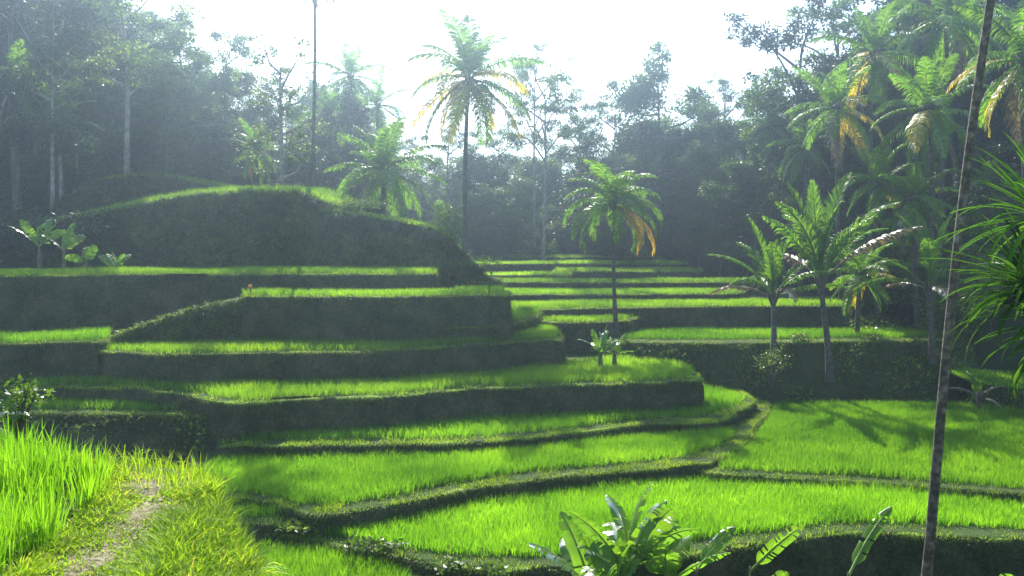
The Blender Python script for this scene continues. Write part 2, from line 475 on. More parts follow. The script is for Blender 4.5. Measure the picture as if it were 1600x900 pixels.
def plant_fields():
    for T in TERR:
        z = T['z']
        if T['rice'] is not None:
            q = T['rice'][:, :2]; lo, hi = q.min(0), q.max(0); g = T['clump']
            gx, gy = np.meshgrid(np.arange(lo[0], hi[0], g), np.arange(lo[1], hi[1], g))
            c = np.stack([gx.ravel(), gy.ravel()], 1); c += rng.uniform(-.36, .36, c.shape) * g
            c = c[inpoly(c, q)]
            if T['band']:
                c = c[segdist(c, T['poly'] if T['band'][0] < 0 else T['rim']) > abs(T['band'][0])]
                c = c[segdist(c, T['rim']) < T['band'][1]]
            c3 = np.column_stack([c, np.full(len(c), z)])
            c3 = c3[onscreen(c3) & ~covered(c3, z)]
            per = max(2, int(T['dens'] * T['clump'] ** 2))
            n = len(c3)
            if n:
                wob = np.array([nz(p[0] * .3, p[1] * .3, z) for p in c3]) * .34 + np.array([nz(p[0] * 2, p[1] * 2, z) for p in c3]) * .12
                hh = T['rh'] * (1 + wob) * rng.uniform(.9, 1.08, n)
                P = np.repeat(c3, per, 0)
                az = rng.uniform(0, 2 * math.pi, len(P))
                rad = np.sqrt(rng.random(len(P))) * T['clump'] * .6
                P[:, 0] += np.cos(az) * rad; P[:, 1] += np.sin(az) * rad
                P[:, 2] -= .03
                h = np.repeat(hh, per) * rng.uniform(.6, 1.1, len(P))
                v = np.clip(np.repeat(rng.random(n), per) * .6 + rng.random(len(P)) * .4, 0, 1)
                A = Acc()
                A.add(*blades(P, h, T['bw'] * rng.uniform(.7, 1.3, len(P)), az, rng.uniform(.05, .55, len(P)), rng.uniform(0, .35, len(P)), 2 if T['z'] < -4 else 2, v))
                o = link('rice_crop', A.mesh('rice_crop'), M[T['mat']])
                tag(o, T['rlabel'], 'rice', kind='stuff')
        # short grass on the lip and on the face of the bank
        A = Acc()
        poly, nr = T['poly'], T['nr']
        L = np.linalg.norm(np.roll(poly, -1, 0) - poly, axis=1)
        vis = onscreen(poly, 60) & ~covered(poly, z)
        if vis.any():
            idx = np.nonzero(vis)[0]
            w = L[idx]; tot = w.sum()
            far = poly[idx][:, 1].mean()
            k = min(1.0, 30 / far)
            for width, dens, hgt in ((1.05, T['vdens'] * k, T['vergeh']),):
                n = int(tot * width * dens)
                ii = rng.choice(idx, n, p=w / tot)
                f = rng.random(n)[:, None]
                P = poly[ii] * (1 - f) + poly[(ii + 1) % len(poly)] * f - nr[ii] * (rng.random(n) ** 1.3 * width - .05)[:, None]
                P[:, 2] = z - .03
                if T['rice'] is not None and not T['band']: P = P[~inpoly(P, T['rice'])]
                if T['band']: P = P[segdist(P, T['rim']) < abs(T['band'][0]) + .1]
                P = P[~covered(P, z)]
                n = len(P)
                if n:
                    wob = np.array([nz(p[0] * 1.5, p[1] * 1.5, z + 5) for p in P])
                    keep = rng.random(n) < .75 + wob
                    P = P[keep]; wob = wob[keep]; n = len(P)
                    A.add(*blades(P, hgt * (1 + wob) * rng.uniform(.5, 1.5, n), .014 / k, rng.uniform(0, 6.28, n), rng.uniform(.2, 1.2, n), rng.uniform(0, .6, n), 2))
            n = int(tot * 260 * k)
            ii = rng.choice(idx, n, p=w / tot); f = rng.random(n)[:, None]
            P = poly[ii] * (1 - f) + poly[(ii + 1) % len(poly)] * f + nr[ii] * rng.uniform(-.1, .04, n)[:, None]
            P[:, 2] = z - .06
            cl = np.array([nz(p[0] * .9, p[1] * .9, z + 3) + .5 * nz(p[0] * 3, p[1] * 3, z) for p in P])
            kp = (rng.random(n) < .45 + cl * 1.5) & ~covered(P, z)
            P, cl, ii = P[kp], cl[kp], ii[kp]; n = len(P)
            if n:
                a_ = np.arctan2(nr[ii][:, 1], nr[ii][:, 0]) + rng.normal(0, .5, n)
                A.add(*blades(P, rng.uniform(.1, .26, n) * (1 + np.clip(cl, 0, 1) * 1.2), .014 / k, a_, rng.uniform(.6, 1.2, n), rng.uniform(1.6, 2.8, n), 3))
            if A.n == 0: continue
            o = link('verge_grass', A.mesh('verge_grass'), M['verge'])
            tag(o, 'short grass along the lip of the ' + T['label'], 'grass', kind='stuff')
            if T['bank'] >= 100:
                n = int(tot * T['drop'] * 60)
                ii = rng.choice(idx, n, p=w / tot); f = rng.random(n)[:, None]; t = rng.random(n)
                P = poly[ii] * (1 - f) + poly[(ii + 1) % len(poly)] * f
                cl = np.array([nz(p[0] * .5, p[1] * .5, tt * T['drop'] * .7 + 9) for p, tt in zip(P, t)])
                P = P + nr[ii] * (.1 + T['batter'] * T['drop'] * t + np.clip(cl, -.1, 1) * .7 * np.sin(np.pi * t))[:, None]
                P[:, 2] = z - t * T['drop'] * .95 - .05
                kp = rng.random(n) < .45 + cl * 2
                P, cl, ii = P[kp], cl[kp], ii[kp]
                Fz = Acc(); Fz.add(*rhombs(P, rng.uniform(.08, .24, len(P)), .5, droop=.5, v=np.clip(rng.random(len(P)) * .7 + cl * .6 + .1, 0, 1)))
                tp = rng.integers(0, len(P), len(P) // 8); pk = np.repeat(tp, 9); m_ = len(pk)
                Fz.add(*blades(P[pk], rng.uniform(.15, .5, m_), .025, rng.uniform(0, 6.28, m_), rng.uniform(.4, 1.2, m_), rng.uniform(.4, 2.2, m_), 3, np.repeat(rng.random(len(tp)), 9)))
                o = link('bank_ferns', Fz.mesh('bank_ferns'), M['hedge'])
                tag(o, 'weeds and ferns overgrowing the slope of the ' + T['label'], 'ground cover', kind='stuff')
            B = Acc()
            n = int(tot * T['drop'] * (max(60, T['bank']) if T['bank'] else 0) * k * 4)
            ii = rng.choice(idx, n, p=w / tot)
            f = rng.random(n)[:, None]; t = rng.random(n) ** 1.4
            P = poly[ii] * (1 - f) + poly[(ii + 1) % len(poly)] * f + nr[ii] * (.05 + T['batter'] * T['drop'] * t)[:, None]
            P[:, 2] = z - t * T['drop'] * .95 - .05
            N_ = nr[ii]
            a = np.arctan2(N_[:, 1], N_[:, 0]) + rng.normal(0, .7, n)
            cl = np.array([nz(p[0] * .6, p[1] * .6, p[2] * 1.2) for p in P])
            keep = rng.random(n) < .55 + cl * 1.6
            P, a = P[keep], a[keep]; n = len(P)
            if n and T['bank']:
                B.add(*blades(P, rng.uniform(.06, .2, n), .022 / k, a, rng.uniform(.5, 1.3, n), rng.uniform(.3, 1.9, n), 2))
                o = link('bank_grass', B.mesh('bank_grass'), M['bankgrass'])
                tag(o, 'grass tufts on the earth face of the ' + T['label'], 'grass', kind='stuff')

# --- front field
terrace(-7.6, [(380, 826), (470, 838), (560, 852), (640, 870), (740, 884), (860, 888), (930, 882), (1010, 872), (1122, 857), (1202, 846), (1272, 836), (1366, 831), (1460, 836), (1600, 842), (1760, 848)],
        [(1760, 735), (1600, 735), (1300, 705), (1110, 700), (900, 700), (600, 720), (380, 770)],
        [(435, 832), (520, 838), (600, 852), (700, 868), (850, 871), (930, 865), (1010, 852), (1122, 840), (1202, 830), (1280, 820), (1366, 817), (1460, 821), (1760, 832), (1760, 792), (1600, 781), (1400, 767), (1250, 757), (1110, 752), (1000, 756), (900, 766), (800, 782), (700, 800), (620, 815), (520, 824)],
        drop=2.0, label='wide front terrace below the winding dike', rlabel='bright young rice filling the wide front field', dens=760, clump=.16, bank=60)
# --- small patch left of it
terrace(-7.35, [(300, 806), (360, 812), (440, 816), (505, 812), (522, 800)], [(540, 775), (430, 770), (300, 765)],
        [(330, 805), (400, 808), (500, 805), (510, 797), (430, 788), (340, 786)], drop=1.0,
        label='small narrow terrace at the foot of the grassy path', rlabel='rice in the small narrow patch left of the front field', dens=760, clump=.16)
# --- nearest low field at the bottom
terrace(-7.9, [(700, 990), (690, 930), (655, 893), (590, 872), (500, 852), (400, 842), (300, 838)], [(200, 838), (200, 990)],
        [(660, 980), (650, 930), (620, 898), (560, 882), (480, 866), (400, 858), (300, 856), (230, 980)], drop=1.6,
        label='lowest terrace at the bottom edge beside the path bank', rlabel='rice in the lowest field at the bottom edge', dens=820, clump=.16, rice_h=.4)
# --- second field (with the dike)
terrace(-7.05, [(300, 790), (400, 778), (470, 796), (520, 800), (620, 787), (700, 768), (820, 749), (950, 737), (1090, 724), (1140, 706), (1172, 684), (1176, 664), (1200, 642), (1196, 628)],
        [(1150, 612), (1050, 640), (800, 660), (300, 665)],
        [(310, 772), (400, 772), (470, 788), (520, 790), (610, 777), (700, 757), (820, 738), (950, 727), (1070, 714), (1110, 702), (1140, 688), (1150, 680), (1130, 676), (1000, 684), (800, 700), (600, 708), (370, 712), (320, 730)],
        drop=1.1, label='second terrace edged by the winding dike', rlabel='sunlit rice in the field behind the winding dike', dens=740, clump=.165, vdens=620, bank=60)
# --- right field
terrace(-7.25, [(1085, 728), (1110, 738), (1180, 742), (1250, 746), (1400, 756), (1500, 764), (1600, 772), (1760, 784)],
        [(1760, 600), (1600, 600), (1400, 596), (1200, 596), (1190, 640), (1160, 690)],
        [(1122, 733), (1250, 739), (1400, 748), (1500, 756), (1600, 764), (1760, 774), (1760, 638), (1600, 637), (1400, 633), (1210, 633), (1202, 655), (1180, 690)],
        drop=1.0, label='big right hand terrace beneath the shaded bank', rlabel='bright rice filling the big field on the right', dens=700, clump=.165, bank=60)
# --- third
terrace(-6.6, [(340, 700), (380, 696), (500, 694), (620, 693), (760, 689), (880, 677), (1000, 662), (1105, 659), (1143, 646), (1163, 634), (1180, 626)],
        [(1150, 606), (1080, 600), (900, 600), (700, 620), (375, 640), (340, 660)],
        [(380, 690), (500, 688), (620, 687), (760, 682), (880, 670), (1000, 655), (1100, 650), (1140, 638), (1165, 624), (1120, 612), (1080, 606), (900, 630), (600, 660), (380, 672)],
        drop=.8, label='narrow third terrace under the first tall earth wall', rlabel='strip of rice under the first tall earth wall', vdens=520, bank=90)
# --- left bank slope levels
terrace(-5.95, [(-120, 646), (60, 644), (180, 645), (270, 646), (340, 650), (372, 650), (378, 640)], [(370, 612), (200, 600), (-120, 600)],
        [(-110, 641), (60, 639), (180, 641), (300, 642), (352, 644), (345, 628), (200, 622), (-110, 620)], drop=1.6, batter=.45,
        label='shaded lower left terrace above the dark slope', rlabel='shaded rice in the lower left field', bank=160)
terrace(-5.3, [(-120, 606), (100, 604), (200, 606), (262, 612), (285, 606)], [(290, 575), (-120, 570)],
        (.35, 3), drop=1.0,
        label='shaded upper left terrace with a low wall', rlabel='shaded rice in the upper left strip')
# --- fourth
terrace(-5.36, [(270, 612), (300, 618), (372, 630), (400, 627), (480, 622), (600, 619), (680, 612), (740, 606), (820, 604), (900, 600), (1000, 598), (1060, 594), (1090, 592), (1092, 586)],
        [(1060, 572), (980, 562), (905, 552), (860, 542), (700, 556), (400, 570), (270, 580)],
        (.4, 6),
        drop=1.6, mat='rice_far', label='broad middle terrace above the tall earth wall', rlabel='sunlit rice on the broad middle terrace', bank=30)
# --- fifth
terrace(-3.73, [(-120, 538), (0, 537), (80, 534), (128, 533), (152, 534), (163, 530)], [(180, 512), (-120, 508)],
        (.3, 3), drop=1.8,
        label='dark left terrace under the highest wall', rlabel='shaded rice strip at the far left edge', bank=22)
terrace(-4.1, [(150, 547), (200, 551), (260, 553), (320, 552), (450, 550), (600, 548), (700, 540), (760, 537), (850, 531), (872, 531), (878, 524)],
        [(850, 506), (800, 496), (600, 500), (150, 520)],
        (.3, 3.4),
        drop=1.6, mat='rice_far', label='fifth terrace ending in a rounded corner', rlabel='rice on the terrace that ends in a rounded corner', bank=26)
terrace(-3.45, [(700, 512), (785, 508), (826, 497), (838, 492)], [(850, 480), (700, 478)],
        (.3, 2), drop=1.1,
        label='little stepped terrace behind the rounded corner', rlabel='rice on the little step behind the rounded corner')
# --- sixth
terrace(-2.1, [(385, 463), (400, 462.5), (500, 463), (640, 463), (720, 461), (770, 460), (790, 461), (792, 455)],
        [(760, 446), (700, 444), (385, 446)],
        (.3, 2.4), drop=2.4, batter=.12,
        mat='rice_far', label='sixth terrace with the little tree at its end', rlabel='rice strip running up to the little tree', rice_h=.32, bank=24)
# --- seventh
terrace(-1.28, [(-120, 431.5), (0, 431), (90, 430), (180, 429), (300, 427.5), (350, 429), (420, 428), (560, 428), (640, 428), (680, 427)],
        [(690, 423), (-120, 423)],
        (.3, 5), drop=3.2, batter=.1,
        mat='rice_far', label='long upper left terrace below the leafy mound', rlabel='golden green rice below the leafy mound', rice_h=.34, bank=16)
# --- right side terraces
terrace(-4.65, [(925, 528), (945, 534), (1000, 534), (1100, 536), (1200, 535), (1300, 533), (1400, 533), (1460, 531), (1492, 528), (1510, 521)],
        [(1480, 506), (1350, 500), (1000, 500), (950, 505)],
        [(968, 530), (1100, 531), (1200, 530), (1300, 528), (1400, 528), (1470, 526), (1480, 519), (1400, 517), (1100, 517), (985, 519)],
        drop=3.0, batter=.75, label='long right terrace above the overgrown bank', rlabel='rice on the long terrace above the overgrown bank', bank=120, step=.5)
terrace(-3.82, [(836, 500), (870, 503), (930, 503), (985, 499), (1000, 493)], [(990, 478), (840, 478)],
        (.3, 2.4), drop=2.6, batter=.3,
        label='small terrace carrying the lone slender palm', rlabel='rice patch around the lone slender palm', rice_h=.3, mat='rice_far')
terrace(-3.32, [(775, 480), (828, 483), (900, 482), (1050, 479), (1200, 478), (1330, 477), (1352, 474)], [(1340, 460), (1100, 456), (775, 458)],
        (.35, 4.5), drop=1.6,
        label='wide terrace behind the young palms', rlabel='rice on the wide terrace behind the young palms', rice_h=.32, mat='rice_far', bank=12)
terrace(-2.83, [(760, 460), (900, 460), (1050, 459), (1145, 458), (1160, 454)], [(1150, 444), (760, 444)],
        (.35, 4), drop=.9,
        label='low step of the far terraces nearest the mist', rlabel='thin rice strip on the far low step', rice_h=.3, mat='rice_far', bank=10)
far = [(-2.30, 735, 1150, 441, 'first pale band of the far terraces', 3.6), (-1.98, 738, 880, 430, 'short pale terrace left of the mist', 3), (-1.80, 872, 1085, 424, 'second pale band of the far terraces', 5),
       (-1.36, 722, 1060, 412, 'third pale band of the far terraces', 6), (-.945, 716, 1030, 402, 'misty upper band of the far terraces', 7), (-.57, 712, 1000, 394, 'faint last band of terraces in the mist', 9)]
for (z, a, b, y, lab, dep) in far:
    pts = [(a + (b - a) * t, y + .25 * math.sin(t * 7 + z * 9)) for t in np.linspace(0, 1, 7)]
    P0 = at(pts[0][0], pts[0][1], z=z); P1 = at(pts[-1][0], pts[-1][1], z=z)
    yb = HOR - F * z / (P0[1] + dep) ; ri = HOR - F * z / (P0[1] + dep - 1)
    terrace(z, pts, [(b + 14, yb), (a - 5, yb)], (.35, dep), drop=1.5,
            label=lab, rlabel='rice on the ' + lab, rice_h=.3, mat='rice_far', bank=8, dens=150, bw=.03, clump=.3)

# ------------------------------------------------------------------ camera side: path and near rice
PATH_EDGE = [(3.2, -4), (1.6, -1), (.6, 1), (-.4, 2.6), (-1.2, 4.1), (-1.66, 5.1), (-2.02, 5.9), (-2.3, 6.35), (-2.75, 6.62), (-3.6, 6.85), (-6, 7.2), (-9, 7.4), (-14, 7.5)]
NEAR_RICE = [(-2.76, 5.95), (-2.6, 5.4), (-2.47, 4.6), (-2.3, 3.5), (-2.05, 2.4), (-1.6, .8), (-14, .8), (-14, 6.6), (-5, 6.4), (-3.2, 6.2)]
near = terrace(-1.62, PATH_EDGE, [(-14, -4)], None, world=True, drop=8.4, batter=.03, label='grassy hillside shoulder carrying the footpath', bank=0, vdens=0, step=.25)
def pathline(y):    # x of the trodden line
    return np.interp(y, [-4, 0, 2, 3.2, 4.3, 5.0, 5.8, 6.4, 7.2], [1.2, .1, -1.3, -1.95, -2.12, -2.18, -2.34, -2.62, -3.2])
def near_height(x, y):
    h = np.array([nz(a * 2.2, b * 2.2, 1) for a, b in zip(x, y)]) * .045 + np.array([nz(a * 7, b * 7, 2) for a, b in zip(x, y)]) * .018
    dpl = np.abs(x - pathline(y))
    return -1.62 + .02 + h + .05 * smooth(.12, .5, dpl) 
def build_path():
    xs = np.arange(-14, 3.2, .07); xs = np.concatenate([np.arange(-14, -4, .5), np.arange(-4, 3.3, .06)])
    ys = np.arange(-3.9, 7.5, .06)
    X, Y = np.meshgrid(xs, ys)
    P = np.stack([X.ravel(), Y.ravel()], 1)
    ins = inpoly(P, near['poly'] - near['nr'] * .18)
    rd = segdist(P, near['rim'])
    z = near_height(P[:, 0], P[:, 1])
    z -= .09 * smooth(.35, 0.0, rd)
    rice = inpoly(P, NEAR_RICE); z = np.where(rice, z - .07, z)
    V = np.column_stack([P, z])
    nx, ny = len(xs), len(ys)
    i, j = np.meshgrid(np.arange(nx - 1), np.arange(ny - 1)); b = (j * nx + i).ravel()
    Q = np.stack([b, b + 1, b + nx + 1, b + nx], 1)
    Q = Q[ins[Q].all(1)]
    used = np.unique(Q); mp = np.full(len(V), -1); mp[used] = np.arange(len(used))
    o = link('footpath', mesh_np('footpath', V[used], [mp[Q]], smooth=True), M['soil'])
    tag(o, 'trodden dry earth footpath between near rice and grassy edge', 'path', kind='structure')
    # path grass: thinner on the trodden line
    P = rng.uniform([-4.4, 1.8], [1.0, 7.6], (260000, 2))
    P = P[inpoly(P, near['poly'])]
    P = P[~inpoly(P, NEAR_RICE)]
    dpl = np.abs(P[:, 0] - pathline(P[:, 1]))
    nn = np.array([nz(a * 3, b * 3, 8) for a, b in P])
    keep = rng.random(len(P)) < np.clip(.35 + smooth(.02, .11, dpl + nn * .12) * .9, 0, 1)
    P = P[keep]
    dpl = np.abs(P[:, 0] - pathline(P[:, 1]))
    rd = segdist(P, near['rim'])
    right = (P[:, 0] > pathline(P[:, 1]))
    wob = np.array([nz(a * 2.5, b * 2.5, 4) for a, b in P])
    n = len(P)
    h = (.028 + .04 * smooth(.05, .35, dpl) + .035 * right * smooth(.2, .6, dpl)) * (1 + .9 * wob) * rng.uniform(.5, 1.5, n)
    P3 = np.column_stack([P, near_height(P[:, 0], P[:, 1]) - .01 - .09 * smooth(.35, 0, rd)])
    A = Acc()
    A.add(*blades(P3, h, .0075 * rng.uniform(.7, 1.6, n), rng.uniform(0, 6.28, n), rng.uniform(.2, 1.4, n), rng.uniform(0, .9, n), 3))
    # sparse taller stalks on the skyline of the shoulder
    Q2 = rng.uniform([-3.6, 5.7], [-1.9, 6.9], (1200, 2)); Q2 = Q2[inpoly(Q2, near['poly']) & ~inpoly(Q2, NEAR_RICE)]
    n = len(Q2)
    A.add(*blades(np.column_stack([Q2, np.full(n, -1.62)]), rng.uniform(.07, .2, n), .006, rng.uniform(0, 6.28, n), rng.uniform(.1, .6, n), rng.uniform(0, .4, n), 3))
    o = link('path_grass', A.mesh('path_grass'), M['verge'])
    tag(o, 'short yellow green grass on both sides of the footpath', 'grass', kind='stuff')
    # grass and weeds hanging down the steep side
    poly, nr = near['poly'], near['nr']
    sel = np.nonzero((poly[:, 0] < 1.5) & (poly[:, 0] > -5) & (poly[:, 1] > 1.0))[0]
    n = 60000
    ii = rng.choice(sel, n); f = rng.random(n)[:, None]; t = rng.random(n) ** 2.2
    P = poly[ii] * (1 - f) + poly[(ii + 1) % len(poly)] * f + nr[ii] * (.0 + .03 * 8.4 * t * .5 + rng.normal(0, .03, n))[:, None]
    P[:, 2] = -1.66 - t * 4.0
    a = np.arctan2(nr[ii][:, 1], nr[ii][:, 0]) + rng.normal(0, .6, n)
    cl = np.array([nz(p[0] * 3, p[1] * 3, p[2] * 3) for p in P])
    k = rng.random(n) < .75 + cl
    P, a = P[k], a[k]; n = len(P)
    B = Acc()
    B.add(*blades(P, rng.uniform(.03, .1, n), .008, a, rng.uniform(.15, .8, n), rng.uniform(.0, 1.1, n), 3))
    o = link('bank_grass', B.mesh('bank_grass'), M['drygrass'])
    tag(o, 'dry tangled grass hanging down the steep side of the path bank', 'grass', kind='stuff')
    n = 16000
    ii = rng.choice(sel, n); f = rng.random(n)[:, None]; t = rng.random(n) ** 1.6
    P = poly[ii] * (1 - f) + poly[(ii + 1) % len(poly)] * f + nr[ii] * (.03 + .015 * 8.4 * t + rng.random(n) * .06)[:, None]
    P[:, 2] = -1.74 - t * 4.0
    C = Acc(); C.add(*rhombs(P, rng.uniform(.02, .05, n), .55, droop=.4))
    o = link('bank_weeds', C.mesh('bank_weeds'), M['hedge'])
    tag(o, 'small leafy weeds on the steep side of the path bank', 'weeds', kind='stuff')
    # near rice
    c = sample_poly(NEAR_RICE, 1 / .085 ** 2)
    c3 = np.column_stack([c, np.full(len(c), -1.7)])
    u, v, fz = proj(c3); c3 = c3[(u > -1100) & (u < 700) & (fz > 1.6) & (v < 1500)]
    per = 13; n = len(c3)
    P = np.repeat(c3, per, 0)
    az = rng.uniform(0, 6.28, len(P)); rad = rng.random(len(P)) * .035
    P[:, 0] += np.cos(az) * rad; P[:, 1] += np.sin(az) * rad
    hh = .47 * (1 + .25 * np.array([nz(p[0] * 1.5, p[1] * 1.5, 0) for p in c3])) * rng.uniform(.85, 1.15, n)
    edge = segdist(c3, np.array(NEAR_RICE[:6])); hh *= .8 + .2 * smooth(0, .5, edge)
    h = np.repeat(hh, per) * rng.uniform(.55, 1.08, len(P))
    vv = np.clip(np.repeat(rng.random(n), per) * .5 + rng.random(len(P)) * .5, 0, 1)
    A = Acc()
    ln = rng.uniform(.03, .32, len(P)); ln[rng.random(len(P)) < .04] *= 3.2
    A.add(*blades(P, h, .0085 * rng.uniform(.7, 1.35, len(P)), az, ln, ln * .7, 5, vv))
    o = link('rice_crop', A.mesh('rice_crop'), M['rice_near'])
    tag(o, 'tall bright green rice standing left of the footpath', 'rice', kind='stuff')
    n = 5
build_path()
plant_fields()

# ------------------------------------------------------------------ mounds: lofted leafy banks
def mound(rim, zbase, out, back, label, leafn, leafs, name='mound', fringe=.3, rise=.3, cov=None, fr_dens=260, bulge=.35):
    P = catmull([at(p[0], p[1], d=p[2]) for p in rim], .5)
    n = len(P)
    tn = np.gradient(P, axis=0); nr = np.stack([tn[:, 1], -tn[:, 0], np.zeros(n)], 1)
    nr /= np.linalg.norm(nr, axis=1)[:, None]
    if nr[:, 1].mean() > 0: nr = -nr
    rows = []
    K = 12
    for k in range(K):
        t = k / (K - 1)         # 0 base .. 1 rim
        o_ = out * (1 - t) ** 1.4
        z = zbase - .6 + (P[:, 2] - zbase + .6) * t ** .9
        off = np.array([nz(p[0] * .7, p[1] * .7, zz * .9) * bulge for p, zz in zip(P, z)]) * math.sin(math.pi * min(1, t * 1.05) * .97)
        rows.append(np.column_stack([(P + nr * (o_ + off)[:, None])[:, :2], z]))
    for s, dz in ((.8, .1), (2.5, .2), (back, rise)):
        q = P - nr * s; rows.append(np.column_stack([P[:, 0], P[:, 1] + s, P[:, 2] + dz - (.0 if s < back else 0)]))
    last = rows[-1].copy(); last[:, 1] += 2; last[:, 2] = zbase - 3; rows.append(last)
    V = np.concatenate(rows); kk = len(rows)
    i, j = np.meshgrid(np.arange(n - 1), np.arange(kk - 1)); b = (j * n + i).ravel()
    Q = np.stack([b, b + 1, b + n + 1, b + n], 1)
    o = link(name, mesh_np(name, V, [Q], smooth=True), M['earth']); tag(o, label, 'mound', kind='structure')
    # leaves over the face
    G = np.stack(rows[:K])    # K,n,3
    m = leafn
    a = rng.random(m) * (n - 1.001); t = rng.random(m) * (K - 1.001)
    ai, ti = a.astype(int), t.astype(int); af, tf = (a - ai)[:, None], (t - ti)[:, None]
    S = G[ti, ai] * (1 - af) * (1 - tf) + G[ti, ai + 1] * af * (1 - tf) + G[ti + 1, ai] * (1 - af) * tf + G[ti + 1, ai + 1] * af * tf
    cl = np.array([nz(p[0] * 1.1, p[1] * 1.1, p[2] * 1.4) for p in S])
    S = S + nr[ai] * (np.clip(cl, -.3, 1) * 1.1 + rng.random(m) * .12)[:, None]
    A = Acc()
    A.add(*rhombs(S, leafs * rng.uniform(.5, 1.3, m), .4, droop=.7, v=np.clip(rng.random(m) * .7 + cl * .5 + .15, 0, 1)))
    nt = m // 9; tp = rng.integers(0, m, nt); pick = np.repeat(tp, 13); k = len(pick)
    az = np.arctan2(nr[ai[pick]][:, 1], nr[ai[pick]][:, 0]) + rng.normal(0, .8, k)
    A.add(*blades(S[pick], rng.uniform(.25, .75, k) * min(1, leafs * 5), .04, az, rng.uniform(.5, 1.3, k), rng.uniform(.6, 2.6, k), 3, np.repeat(rng.random(nt), 13) * .7 + rng.random(k) * .3))
    o = link('bank_ferns', A.mesh('bank_ferns'), M['hedge'])
    tag(o, 'ferns and creepers covering the ' + label, 'ground cover', kind='stuff')
    if fringe:
        m = int(n * .5 * fr_dens * 2.4)
        a = rng.random(m) * (n - 1.001); ai = a.astype(int); af = (a - ai)[:, None]
        S = P[ai] * (1 - af) + P[ai + 1] * af
        yy = rng.random(m) ** 1.5 * back; S[:, 1] += yy - .3; S[:, 2] += .02 + np.interp(yy, [0, .8, 2.5, back], [0, .1, .2, rise])
        A = Acc()
        A.add(*blades(S, fringe * rng.uniform(.5, 1.2, m), .03, rng.uniform(0, 6.28, m), rng.uniform(.1, .6, m), rng.uniform(0, .4, m), 2))
        o = link('rice_crop', A.mesh('rice_crop'), M['rice_far'])
        tag(o, 'sunlit grass along the crest of the ' + label, 'grass', kind='stuff')
    return P
mound([(90, 352, 49.5), (150, 338, 49.5), (220, 322, 49.5), (300, 308, 49.3), (400, 302, 49.0), (470, 304, 48.8), (495, 312, 48.5), (520, 322, 48.2), (560, 330, 48.0)], -1.2, 1.6, 9,
      'large leafy mound above the upper left terrace', 60000, .22, fringe=.45, rise=.5, bulge=.7)
mound([(500, 330, 47.7), (560, 338, 47.3), (620, 348, 47.0), (665, 356, 46.7), (694, 368, 46.5), (712, 390, 47.0), (728, 418, 47.5), (742, 447, 48.5)], -1.5, 1.5, 5,
      'lower rounded end of the leafy mound', 26000, .2, fringe=.2, rise=-.3, bulge=.6)
mound([(80, 345, 56.0), (110, 308, 56.0), (150, 285, 56.5), (210, 276, 57.0), (270, 279, 57.0), (330, 292, 57.0), (370, 300, 57.0)], 1.0, 1.2, 6,
      'small grassy mound behind the leafy one', 26000, .24, fringe=.22)
mound([(190, 268, 64.0), (240, 238, 64.5), (290, 242, 65.0), (330, 258, 65.0), (360, 275, 65.0)], 2.6, 1.2, 6,
      'dim rounded mound between the left trees', 16000, .3, fringe=0)
mound([(150, 534, 37.1), (200, 520, 37.3), (260, 498, 37.5), (320, 480, 37.8), (370, 470, 38.0), (400, 466, 38.1)], -4.0, .9, 1.5,
      'green grassy ramp joining two left terraces', 14000, .13, fringe=0, fr_dens=200, bulge=.15, rise=0)
mound([(1520, 600, 40), (1560, 604, 39.5), (1620, 610, 39), (1720, 612, 39)], -7.3, .8, 4,
      'low grassy rise beyond the right field', 3000, .14, fringe=.16, fr_dens=600)
mound([(1360, 360, 58), (1400, 352, 57), (1450, 350, 57), (1500, 358, 57)], -.4, 1, 3, 'upper grassy step on the right hillside', 4000, .2, fringe=.25)
mound([(1350, 392, 54), (1400, 386, 53.5), (1460, 384, 53.5), (1530, 390, 53)], -1.8, 1, 3, 'lower grassy step on the right hillside', 4000, .2, fringe=.25)
mound([(1330, 428, 52), (1380, 420, 51), (1450, 418, 50.5), (1540, 424, 50)], -2.6, 1, 3, 'bottom grassy step on the right hillside', 4000, .2, fringe=.25)

